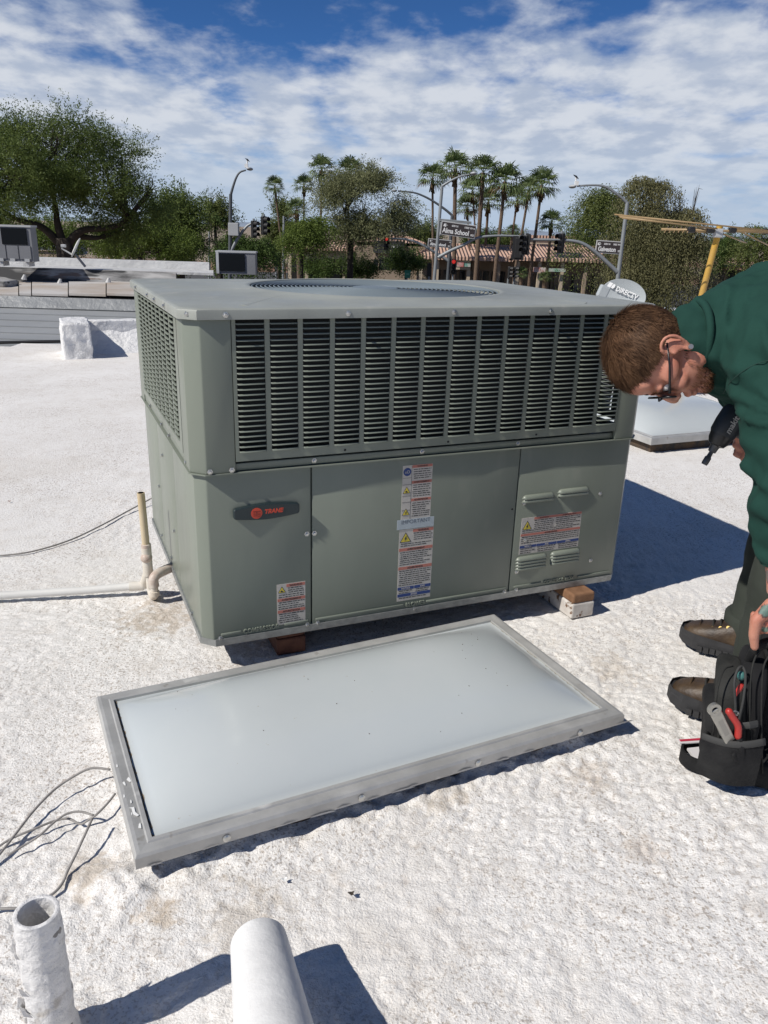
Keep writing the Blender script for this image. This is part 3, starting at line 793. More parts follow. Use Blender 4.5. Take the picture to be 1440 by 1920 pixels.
skylight('skylight', s2 + UX*.60 + VX*.60, YAW, 1.2, 1.2, .055, .10, .12, 'bright domed skylight beyond the man and the cordless driver')

# ------------------------------------------------------------------ vent pipes in the foreground
PIPEW = mat('flaking_white_paint', (.74, .73, .72), .6, var=.15, vscale=30, bump=.009, bscale=38, spots=[((.22, .21, .20), 24, .66, .02), ((.50, .47, .43), 12, .62, .05)])
METALW = mat('dull_zinc_paint', (.74, .735, .72), .6, .0, var=.10, vscale=12, rvar=.1, bump=.002, bscale=38, spots=[((.55, .52, .47), 12, .66, .06)])
def vent_pipe():
    c = Vector((-.528, .955, 0)); t = empty('vent_pipe', c, 0, 'open ended vent pipe with thick flaking white paint', 'vent pipe')
    r, h, n = .0345, .285, 40; mb = MB(); vs = []; rows = 60
    for j in range(rows+1):
        z = -.01+(h+.01)*j/rows
        for k in range(n):
            a = 2*math.pi*k/n; p = Vector((math.cos(a), math.sin(a), z*9))
            q = mnoise.noise(p*2.6)*.5+mnoise.noise(Vector((p.x*6, p.y*6, z*60)))*.5
            q = max(0, q)*(.006 if z < h-.02 else .0016)
            flare = .010*math.exp(-z/.03)
            vs.append(((r+q+flare)*math.cos(a), (r+q+flare)*math.sin(a), z))
    for (rr, z) in ((r-.003, h+.0015), (r-.007, h), (r-.0075, .02)):
        vs += [(rr*math.cos(2*math.pi*k/n), rr*math.sin(2*math.pi*k/n), z) for k in range(n)]
    R2 = rows+4; fs = [(j*n+k, j*n+(k+1) % n, (j+1)*n+(k+1) % n, (j+1)*n+k) for j in range(R2-1) for k in range(n)]
    mb.add(vs, fs); mb.build('pipe', PIPEW, t, smooth=60)
    MB().lathe([(.001, .03), (r-.0076, .03)], seg=n).build('dark_bore', GAPM, t)
    # loose curled flakes at the rim on the left
    fk = MB(); rr = random.Random(5)
    for k in range(16):
        a = rr.uniform(2.6, 4.2); z = h-rr.uniform(.02, .24); s_ = rr.uniform(.004, .013)
        b = Vector((math.cos(a), math.sin(a), 0))*(r+.002); tn = Vector((-math.sin(a), math.cos(a), 0)); on_ = b.normalized()
        fk.add([b+tn*s_+Vector((0, 0, z)), b-tn*s_+Vector((0, 0, z+.003)), b-tn*s_*.6+on_*s_*.8+Vector((0, 0, z+s_*1.4)), b+tn*s_*.7+on_*s_+Vector((0, 0, z+s_))], [(0, 1, 2, 3)])
    fk.build('paint_flakes', PIPEW, t, kind='stuff')
vent_pipe()
def exhaust_elbow():
    a = Vector((-.203, 1.088, .083)); b = Vector((-.150, .900, .120)); d = (b-a).normalized()
    t = empty('exhaust_duct', (b.x, b.y, 0), 0, 'smooth pale metal exhaust tube slanting up from the roof in the foreground', 'duct')
    loc = lambda p: p-Vector((b.x, b.y, 0))
    n = 40; mb = MB(); pts = [loc(a+d*s) for s in (0, .03, .12, .25, .40, .55)]; rad = [.0515, .053, .0575, .064, .071, .078]
    mb.tube(pts, rad, n, caps=False); mb.tube(pts, [q-.003 for q in rad], n, caps=False)
    mb.add([], [])
    o = mb.build('tube_shell', METALW, t, smooth=60)
    rim = MB(); M3 = frame_of(d)
    for q in (.0515,): rim.lathe([(q-.003, 0), (q, 0)], loc(a), n, M3)
    rim.build('rim', METALW, t)
    seam = MB(); x = M3 @ Vector((1, 0, 0)); y = M3 @ Vector((0, 1, 0))
    ang = 1.15
    for sgn in (1,):
        e = []
        for p, q in zip(pts, rad): e.append(p + (x*math.cos(ang)+y*math.sin(ang))*(q+.0004))
        seam.tube(e, .0005, 6)
    # pipe boot that carries the tube, out of sight below the frame
    foot = loc(a+d*.42); MB().tube([Vector((foot.x, foot.y, -.01)), Vector((foot.x, foot.y, foot.z))], [.075, .06], 24).build('boot', METALW, t, smooth=60)
exhaust_elbow()

# ------------------------------------------------------------------ condensate drain of plastic pipe
PVC = mat('aged_white_pvc', (.66, .63, .57), .45, c2=(.55, .48, .38), vscale=9, rvar=.1, spots=[((.36, .27, .20), 22, .67, .06)])
PVCY = mat('yellowed_pvc', (.52, .41, .25), .5, c2=(.62, .55, .42), vscale=12, stretch=(1, 1, .3))
PVCP = mat('primer_stained_pvc', (.60, .545, .48), .5, c2=(.44, .33, .27), vscale=30)
def drain():
    ex = UO + VX*.625 + Vector((0, 0, .108))                       # outlet on the side of the unit
    tee = at(276, 1052, ex.y-.035); leg = at(287, 1072, ex.y-.075)
    t = empty('condensate_drain', (tee.x, tee.y, 0), 0, 'stained plastic condensate drain trap with upright stub beside the unit', 'drain pipe')
    L_ = lambda p: Vector(p)-Vector((tee.x, tee.y, 0))
    top = at(266, 924, tee.y); zj = at(272, 1026, tee.y).z; ztee = tee.z
    r = .0135
    MB().tube([L_((tee.x, tee.y, zj)), L_((tee.x-.004, tee.y, top.z))], r, 20).build('upright_pipe', PVCY, t, smooth=50)
    MB().lathe([(.001, .0), (r-.003, .0)], L_((tee.x-.004, tee.y, top.z+.0005)), 20).build('bore', GAPM, t)
    MB().lathe([(r+.0005, -.036), (r+.004, -.034), (r+.004, .0), (r+.001, .002)], L_((tee.x, tee.y, zj+.012)), 20).build('coupling', PVCP, t, smooth=50)
    MB().tube([L_((tee.x, tee.y, zj)), L_((tee.x, tee.y, ztee-.055))], r+.0045, 20).build('tee_body', PVC, t, smooth=50)
    MB().ellipsoid(L_((tee.x, tee.y-.006, ztee+.016)), (r+.008, r+.008, r+.006)).build('tee_boss', PVCP, t, smooth=True)
    # outlet nipple, elbow and front leg of the trap
    el = Vector((leg.x, leg.y, ex.z))
    pts = smoothpath([L_(ex+UX*.02), L_(ex), L_(ex.lerp(el, .75)), L_(el+Vector((0, 0, -.012))), L_(el+Vector((0, 0, -.04)))], 6)
    MB().tube(pts, r+.0045, 18).build('elbow', PVCP, t, smooth=50)
    back = Vector((tee.x+.004, tee.y+.0, 0))
    bot = .022
    u = [L_((el.x, el.y, el.z-.03)), L_((el.x, el.y, bot+.03)), L_((el.x+(back.x-el.x)*.12, el.y+(back.y-el.y)*.12, bot+.006)), L_((el.x+(back.x-el.x)*.5, el.y+(back.y-el.y)*.5, bot-.004)),
         L_((el.x+(back.x-el.x)*.88, el.y+(back.y-el.y)*.88, bot+.006)), L_((back.x, back.y, bot+.03)), L_((back.x, back.y, ztee))]
    MB().tube(smoothpath(u, 6), r, 18).build('trap_bend', PVC, t, smooth=50)
    MB().lathe([(r+.0005, 0), (r+.004, .001), (r+.004, .018), (r+.0005, .020)], L_((el.x, el.y, .030)), 20).build('coupling', PVC, t, smooth=50)
    # run of pipe lying on the roof towards the left
    a = at(268, 1083, tee.y+.03); lf = on(-120, 1124, .018)
    a = Vector((a.x, a.y, .036))
    MB().tube([L_(tee+Vector((0, 0, -.045))), L_(a)], r+.0035, 18).build('branch_socket', PVC, t, smooth=50)
    MB().tube([L_(a), L_(a.lerp(lf, .3)+Vector((0, 0, -.004))), L_(lf)], r+.001, 18).build('roof_run_pipe', mat('white_pvc', (.70, .69, .66), .4, var=.12, vscale=5), t, smooth=50)
    MB().tube([L_(a), L_(a.lerp(lf, .07))], r+.005, 18).build('coupling', PVC, t, smooth=50)
drain()
# ------------------------------------------------------------------ loose wires
WIRE = mat('grey_wire_sheath', (.33, .31, .29), .6, var=.3, vscale=40)
def wire(pts, r, label_, lift=.006):
    P = []
    for q in pts:
        p = on(q[0], q[1], q[2] if len(q) > 2 else lift); P.append(p)
    return MB().tube(smoothpath(P, 7), r, 7).build('loose_wire', WIRE, None, smooth=True, label=label_, cat='wire', group='loose wires on the roof')
wire([(-60, 1048), (0, 1042), (60, 1034), (130, 1013), (190, 985), (240, 958), (284, 934, .03), (296, 925, .08)], .0036, 'grey cable crossing the roof to the rear of the unit')
wire([(207, 1443, .05), (175, 1440, .055), (150, 1449, .05), (105, 1478, .035), (65, 1518, .025), (35, 1556, .02), (15, 1582, .015), (-20, 1625)], .0030, 'uppermost grey wire arching from the skylight frame')
wire([(216, 1488, .04), (200, 1508, .035), (180, 1528, .03), (165, 1538, .02), (150, 1545, .012), (128, 1535, .02), (100, 1540, .02), (60, 1556, .02), (20, 1573, .015), (-20, 1598)], .0028, 'tangled grey wire leaving the skylight corner')
wire([(176, 1529, .03), (150, 1522, .035), (125, 1526, .035), (100, 1543, .03), (75, 1566, .025), (45, 1585, .015), (14, 1604, .008)], .0026, 'short grey wire end lying loose on the roof')
wire([(173, 1535, .05), (160, 1563, .04), (143, 1600, .025), (127, 1632, .012), (119, 1652, .006), (108, 1668), (90, 1682), (70, 1692), (40, 1702), (0, 1704), (-40, 1707)], .0030, 'longest grey wire hanging down towards the vent pipe')
# small debris on the roof
rt = random.Random(3)
for k, (px_, py_, lbl) in enumerate(((18, 940, 'small rust brown leaf on the roof at far left'), (660, 1676, 'dark dry twig scrap on the white roof below the skylight'), (534, 1650, 'white peeled paint scrap below the skylight'))):
    p = on(px_, py_, .005); mb = MB(); s_ = .0055
    mb.add([(p.x+s_*math.cos(a)*(1.6 if i % 2 else .5), p.y+s_*math.sin(a), p.z+(.003 if i % 2 else 0)) for i, a in enumerate((0, 1, 2.2, 3.1, 4.2, 5.2))], [tuple(range(6))])
    o = mb.build('debris_scrap', [mat('rust_leaf', (.22, .09, .05), .9), mat('dark_twig', (.05, .04, .03), .9), MATS['white_paint_fleck']][k], None, label=lbl, cat='debris')
    o.modifiers.new('s', 'SOLIDIFY').thickness = .0015

# ------------------------------------------------------------------ ground, road, far hills
GZ = -5.0
def sheet(name, x0, x1, y0, y1, z, m, label_=None):
    o = MB().add([(x0, y0, z), (x1, y0, z), (x1, y1, z), (x0, y1, z)], [(0, 1, 2, 3)]).build(name, m, kind='structure')
    if label_: o['label'] = label_
sheet('ground', -9000, 9000, -200, 9000, GZ, mat('desert_ground', (.30, .235, .175), .95, c2=(.22, .18, .13), vscale=.08, bump=.02, bscale=3))
sheet('road', -400, 400, 30, 52, GZ+.004, mat('asphalt', (.055, .055, .057), .9, var=.25, vscale=.6))
sheet('pavement', -400, 400, 52.3, 55, GZ+.12, mat('concrete_walk', (.45, .42, .38), .85, var=.15, vscale=.7))
sheet('parking_lot', -200, 200, 58, 120, GZ+.008, mat('parking_asphalt', (.075, .073, .072), .9, var=.2, vscale=.4))
sheet('landscape_strip', -400, 400, 120.3, 150, GZ+.012, mat('red_gravel', (.26, .15, .10), .95, var=.3, vscale=.5))
mb = MB(); hr = random.Random(12); prev = None
for i in range(60):
    x = -3600+i*120; z = GZ+12+14*abs(math.sin(i*.23))+hr.random()*8
    if prev:
        (xa, za) = prev
        mb.add([(xa, 4200, GZ), (x, 4200, GZ), (x, 4600, z), (xa, 4600, za), (x, 5200, GZ), (xa, 5200, GZ)], [(0, 1, 2, 3), (3, 2, 4, 5)])
    prev = (x, z)
mb.build('hills', mat('haze_painted_rock', (.24, .29, .36), .9, var=.15, vscale=.005), kind='structure')  # distance haze is painted into the pale blue of the rock

# ------------------------------------------------------------------ our parapet stub and the neighbouring roof
WALLW = mat('lumpy_white_parapet', (.76, .755, .75), .6, var=.10, vscale=6, bump=.03, bscale=14, spots=[((.5, .36, .33), 3.2, .70, .04)])
def lumpy_box(name, size, m, parent, c, seed, amp=.014, n=14):
    bm = bmesh.new(); bmesh.ops.create_cube(bm, size=1)
    bmesh.ops.subdivide_edges(bm, edges=bm.edges[:], cuts=n, use_grid_fill=True)
    for v in bm.verts:
        p = Vector((v.co.x*size[0], v.co.y*size[1], v.co.z*size[2]))
        q = Vector((seed, 0, 0))+p*9; nrm = v.co.normalized()
        rd = 1-.06*max(0, (abs(v.co.x)+abs(v.co.y)+abs(v.co.z))-1.0)
        fl = 1+.22*max(0, -v.co.z-.28)
        p = Vector((p.x*rd*fl, p.y*rd*fl, p.z*(rd if v.co.z > 0 else 1)))
        v.co = p + nrm*(mnoise.noise(q)*amp + mnoise.noise(q*2.7)*amp*.6) + Vector(c)
    me = bpy.data.meshes.new(name); bm.to_mesh(me); bm.free()
    return link(name, me, m, parent, True)
pb = on(150, 676, 0)
par = empty('parapet_stub', pb, R_(24), 'white coated parapet stub with a low wall running behind the unit', 'parapet')
hgt = (at(150, 605, pb.y+.2).z)
lumpy_box('stub_block', (.27, .62, hgt+.05), WALLW, par, (.0, .42, hgt/2-.02), 3.0)
lumpy_box('low_wall', (3.6, .16, .34), WALLW, par, (1.90, .78, .14), 8.0, .010, 30)
# cant strip at the foot of the wall
cv = MB(); nn = 70
for i in range(nn+1):
    x = .10+3.4*i/nn; w = mnoise.noise(Vector((x*7, 1, 2)))*.03
    cv.v += [(x, .70, .20+w), (x, .58+w*.5, .07+w*.4), (x, .42+w, -.012)]
for i in range(nn):
    for k in range(2): cv.f.append((i*3+k, i*3+k+1, (i+1)*3+k+1, (i+1)*3+k))
cv.build('cant_strip', WALLW, par, smooth=True)

GMEM = mat('grey_roof_sheet', (.30, .31, .315), .55, var=.10, vscale=1.5, rvar=.1)
GMEM2 = mat('creased_grey_flashing', (.25, .26, .265), .5, var=.2, vscale=3, bump=.08, bscale=1.6)
STAIN = mat('tar_stained_kerb', (.38, .375, .37), .8, c2=(.030, .030, .032), vscale=3.5, spots=[((.03, .03, .032), 2.3, .53, .05), ((.16, .12, .10), 5, .60, .08)], stretch=(.35, 1, 2.2))
TILEW = mat('pale_roof_panel', (.52, .50, .475), .7, c2=(.40, .33, .26), vscale=.9, rvar=.1)
WPAR = mat('white_far_parapet', (.55, .55, .545), .7, var=.15, vscale=2.5, bump=.02, bscale=8)
def neighbour():
    t = empty('neighbouring_roof', (0, 0, 0), 0, 'neighbouring flat roof with grey lapped sheets and tar stained kerb at left', 'roof')
    xs = (-60, 420)
    def strip(name, p0, p1, m, th=.02, x0=None, x1=None, parent=t):
        (ya, Ya), (yb, Yb) = p0, p1
        a, b = (x0 if x0 is not None else -40), (x1 if x1 is not None else 330)
        q = [at(a, ya, Ya), at(b, ya+(b-a)*.031, Ya), at(b, yb+(b-a)*.031, Yb), at(a, yb+(b-a)*.031*0, Yb)]
        q[2] = at(b, yb+(b-a)*.031, Yb)
        # make both edges level and straight
        n = (q[1]-q[0]).cross(q[3]-q[0]).normalized()
        if n.z < 0: n = -n
        vs = q + [p-n*th for p in q]
        return MB().add(vs, [(0, 1, 2, 3), (7, 6, 5, 4), (0, 4, 5, 1), (1, 5, 6, 2), (2, 6, 7, 3), (3, 7, 4, 0)]).build(name, m, parent)
    # lapped sheets climbing away from our roof edge
    rows = [(656, 9.25), (645, 9.5), (634, 9.8), (622, 10.15), (610, 10.5), (598, 10.85), (586, 11.25), (575, 11.6)]
    for i in range(len(rows)-1):
        (ya, Ya), (yb, Yb) = rows[i], rows[i+1]
        strip('lapped_sheet', (ya-.9, Ya), (yb, Yb+.05), GMEM, .03)
    strip('flashing', (574, 11.6), (553, 11.75), GMEM2, .02)
    for (x0, x1) in ((-40, 34), (36, 58), (60, 127), (129, 198), (200, 330)):
        strip('roof_panel', (550, 11.8), (527, 14.3), TILEW, .03, x0, x1)
    strip('panel_bed', (551.5, 11.82), (526, 14.35), GAPM, .01)
    strip('stained_kerb', (527, 14.3), (499, 14.45), STAIN, .05)
    strip('kerb_top', (498.5, 14.45), (493, 15.6), WPAR, .04, -40, 400)
    strip('far_parapet', (495, 15.6), (480, 15.62), WPAR, .12, -40, 392)
    strip('parapet_cap', (480, 15.62), (478.2, 15.8), WPAR, .02, -40, 392)
    MB().tube([at(-40, 643, 9.1), at(118, 640, 9.3), at(330, 640, 9.6)], .018, 8).build('edge_pipe', BLACK, t)
    for (x, y, Y) in ((112, 532, 14.0), (203, 530, 14.0), (45, 524, 14.0)):
        MB().tube([at(x, y, Y), at(x+1, y-9, Y)], [.05, .02], 8).build('vent_stub', WPAR, t)
    c = at(0, 537, 13.3); MB().box((c.x-.2, c.y, c.z), (.8, .5, .20), bev=.03).build('raised_kerb_box', STAIN, t)
neighbour()
# body of the neighbouring building under its roof
p = at(-40, 560, 11.9); q = at(420, 560, 20)
MB().box(((p.x+q.x)/2-1, 15.6, -2.75), ((q.x-p.x)+2.5, 8.2, 4.5)).build('neighbouring_building', MATS['stucco_tan'], None, label='tan stucco building carrying the neighbouring flat roof', cat='building')

ACG = mat('grey_ac_cabinet', (.20, .205, .22), .5, var=.1, vscale=2); ACL = mat('light_ac_trim', (.42, .43, .44), .5); ACD = mat('dark_ac_coil', (.008, .010, .013), .9, spec=.1)
def far_unit(px0, px1, pt, pb_, Y, label_, side=None):
    a = at(px0, pb_, Y); b = at(px1, pb_, Y); h = at(px0, pt, Y).z-a.z; w = b.x-a.x; dp = w*.34
    t = empty('rooftop_unit', (a.x, Y, a.z), R_(1.0), label_, 'air conditioner', 'distant rooftop units')
    MB().box((w/2, dp/2, h/2), (w, dp, h-.02)).build('cabinet', ACG, t)
    MB().box((w/2, dp/2, h-.012), (w+.03, dp+.03, .03)).build('top_trim', ACL, t)
    return t, w, h, dp
t, w, h, dp = far_unit(-14, 63, 421, 490, 13.9, 'tall grey rooftop unit at the far left edge with a dark coil')
MB().box((w*.60, -.012, h*.70), (w*.60, .02, h*.44)).build('coil_grille', ACD, t)
for k in range(3): MB().box((w*(.22+.3*k), -.008, h*.27), (w*.27, .014, h*.36)).build('access_panel', ACG, t)
for k in (0.22, .5, .85): MB().box((w*k, -.012, h*.055), (w*.12, .02, .05)).build('label_plate', ACL, t)
for k in (.18, .8): MB().box((w*k, dp/2, -.03), (.1, dp, .08)).build('skid', WPAR, t)
t, w, h, dp = far_unit(407, 479, 470, 514, 15.4, 'low grey rooftop unit beyond the top left of the main unit')
MB().box((w*.40, -.012, h*.52), (w*.66, .02, h*.74)).build('coil_grille', ACD, t)
MB().box((-.012, dp*.45, h*.52), (.02, dp*.7, h*.74)).build('coil_grille', ACD, t)
MB().box((.02, -.014, h*.5), (.05, .02, h-.03)).build('corner_post', ACL, t)
# small satellite dish, edge-on, on the neighbouring roof
d0 = at(160, 500, 14.4); t = empty('satellite_dish', d0, 0, 'small white satellite dish seen edge on beside the tree trunk', 'satellite dish')
L_ = lambda p: p-d0
MB().tube([L_(d0), L_(at(142, 478, 14.4))], .022, 8).build('mast', ACG, t)
cdish = at(141.5, 464, 14.4); ax = (at(148, 449, 14.4)-at(135, 479, 14.4)).normalized(); nrm = Vector((-ax.z, -.25, ax.x)).normalized()
MB().lathe([(.001, .02), (.13, .012), (.18, 0), (.18, -.012), (.001, .008)], L_(cdish), 24, frame_of(nrm)).build('reflector', mat('off_white_dish', (.68, .68, .64), .5), t, smooth=40)
MB().tube([L_(at(136, 478, 14.4)), L_(at(116, 466, 14.4)), L_(at(117, 460, 14.4))], .014, 6).build('feed_arm', ACL, t)
MB().box(L_(at(119, 461, 14.4)), (.08, .06, .05), bev=.01).build('feed_box', ACL, t)

# ------------------------------------------------------------------ satellite dish with lettering and TV antenna on our roof
DISHG = mat('grey_dish_enamel', (.40, .43, .44), .45, var=.06, vscale=3)
dc = at(1169, 553, 6.9); t = empty('satellite_dish', (dc.x, dc.y, 0), 0, 'grey oval satellite dish with white lettering behind the unit', 'satellite dish')
L_ = lambda p: Vector(p)-Vector((dc.x, dc.y, 0))
fz = (Vector((0, 0, CAM_H+.25))-dc).normalized(); M3 = frame_of(fz)
rot = Matrix.Rotation(R_(-11), 3, 'Z'); M3 = M3 @ rot
a_, b_ = .183, .125
prof = [(.001, -.030), (.5, -.022), (.85, -.008), (1.0, .0), (1.012, -.001), (1.012, -.008), (.85, -.018), (.5, -.034), (.001, -.042)]
vs = []; n = 48
for r, z in prof:
    for k in range(n): vs.append(L_(dc) + M3 @ Vector((r*a_*math.cos(2*math.pi*k/n), r*b_*math.sin(2*math.pi*k/n), z)))
MB().add(vs, [(i*n+k, i*n+(k+1) % n, (i+1)*n+(k+1) % n, (i+1)*n+k) for i in range(len(prof)-1) for k in range(n)]).build('reflector', DISHG, t, smooth=40)
WHT = mat('white_lettering', (.78, .78, .77), .5)
Mt = Matrix.Translation(L_(dc)) @ M3.to_4x4()
text('lettering', 'DIRECTV', .056, WHT, t, Mt @ Matrix.Translation((-.078, .020, -.006)) @ Matrix.Rotation(R_(-9), 4, 'Z'), depth=.002, bold=.0012, squash=.86)
lg = MB(); q = Matrix.Translation((-.152, .036, -.0035)) @ Matrix.Rotation(R_(-9), 4, 'Z')
for poly in ([(0, 0), (.030, .0), (.030, .040), (0, .040)], [(.034, 0), (.052, .0), (.060, .018), (.054, .036), (.040, .04), (.034, .03)]):
    lg.prism(poly, -.002, .002, lambda x, y, z: Mt @ (q @ Vector((x+y*.15, y, z))))
lg.build('emblem', WHT, t)
MB().tube([L_((dc.x+.02, dc.y+.10, -.01)), L_((dc.x+.02, dc.y+.10, dc.z-.02)), L_((dc.x, dc.y+.03, dc.z))], .02, 10).build('mast', DISHG, t)
fp = at(1131, 547, 6.75)
MB().box(L_(fp), (.085, .06, .10), Matrix.Rotation(R_(20), 3, 'Y'), bev=.012).build('feed_box', DISHG, t)
MB().tube([L_(fp), L_((dc.x-.03, dc.y-.2, dc.z-.30)), L_((dc.x, dc.y, dc.z-.14))], .012, 6).build('feed_arm', DISHG, t)

GOLD = mat('gold_anodised_rod', (.33, .225, .11), .5, .1, var=.2, vscale=8); GOLDM = mat('yellow_painted_mast', (.50, .29, .035), .5, c2=(.42, .26, .08), vscale=5)
mbase = at(1310, 575, 7.0); mtop = at(1350, 424, 7.0)
t = empty('television_antenna', (mbase.x, mbase.y, 0), 0, 'gold television antenna on a leaning yellow mast behind the man', 'antenna')
L_ = lambda p: Vector(p)-Vector((mbase.x, mbase.y, 0))
foot = mbase + (mbase-mtop)*((mbase.z)/(mtop.z-mbase.z))
MB().tube([L_(foot), L_(mtop)], .026, 14).build('mast', GOLDM, t, smooth=50)
MB().box(L_(at(1346, 437, 6.97)), (.07, .06, .07), bev=.008).build('mast_clamp', ACL, t)
def rod(name, a, b, Ya, Yb, r=.006, m=GOLD): return MB().tube([L_(at(*a, Ya)), L_(at(*b, Yb))], r, 7).build(name, m, t, smooth=True)
rod('boom', (1240, 430), (1475, 436), 7.0, 6.9, .011)
for a, b, Ya, Yb in (((1152, 402), (1445, 433), 7.0, 6.6), ((1160, 405), (1350, 423), 7.1, 6.9), ((1162, 407), (1345, 429), 6.8, 6.7), ((1166, 409), (1335, 427), 7.2, 7.0),
                     ((1356, 439), (1398, 455), 7.0, 7.4), ((1388, 434), (1462, 470), 7.0, 7.6)): rod('element_rod', a, b, Ya, Yb)
for k in range(6):
    x = 1246+k*8.5; rod('director_rod', (x, 436), (x+7, 425), 6.9, 7.1, .0045)
for x, y in ((1296, 431), (1332, 432), (1373, 432), (1437, 434)): MB().box(L_(at(x, y, 6.95)), (.062, .05, .045), bev=.012).build('insulator', BLACK, t)
for x0, x1 in ((1300, 1326), (1382, 1430)): MB().box(L_(at((x0+x1)/2, 432, 6.97)), ((x1-x0)*.0047, .012, .035), Matrix.Rotation(R_(2), 3, 'Y')).build('flat_element', GOLD, t)

# ------------------------------------------------------------------ trees
BARK = mat('dark_bark', (.045, .035, .028), .9, var=.3, vscale=4, bump=.01, bscale=20)
BARKG = mat('grey_bark', (.10, .085, .07), .9, var=.3, vscale=4)
LEAF_A = leafmat('mesquite_leaf', (0.067, 0.098, 0.028), (0.196, 0.224, 0.07))
LEAF_B = leafmat('deep_green_leaf', (0.042, 0.077, 0.02), (0.119, 0.175, 0.045))
LEAF_B2 = leafmat('mesquite_dark_leaf', (0.059, 0.095, 0.025), (0.175, 0.224, 0.063))
LEAF_C = leafmat('grey_green_leaf', (0.119, 0.137, 0.063), (0.28, 0.287, 0.147))
LEAF_D = leafmat('brown_green_leaf', (0.098, 0.101, 0.042), (0.245, 0.231, 0.112))
LEAF_E = leafmat('bright_green_leaf', (0.077, 0.119, 0.022), (0.182, 0.238, 0.056))
LEAF_F = leafmat('palm_leaf', (.060, .100, .032), (.22, .27, .115), 1.5)
DEADP = leafmat('dead_palm_leaf', (0.1, 0.065, 0.03), (0.2, 0.14, 0.075), 1.5)
PTRUNK = mat('palm_trunk', (.17, .115, .078), .9, var=.35, vscale=3, stretch=(1, 1, 6), bump=.03, bscale=12)
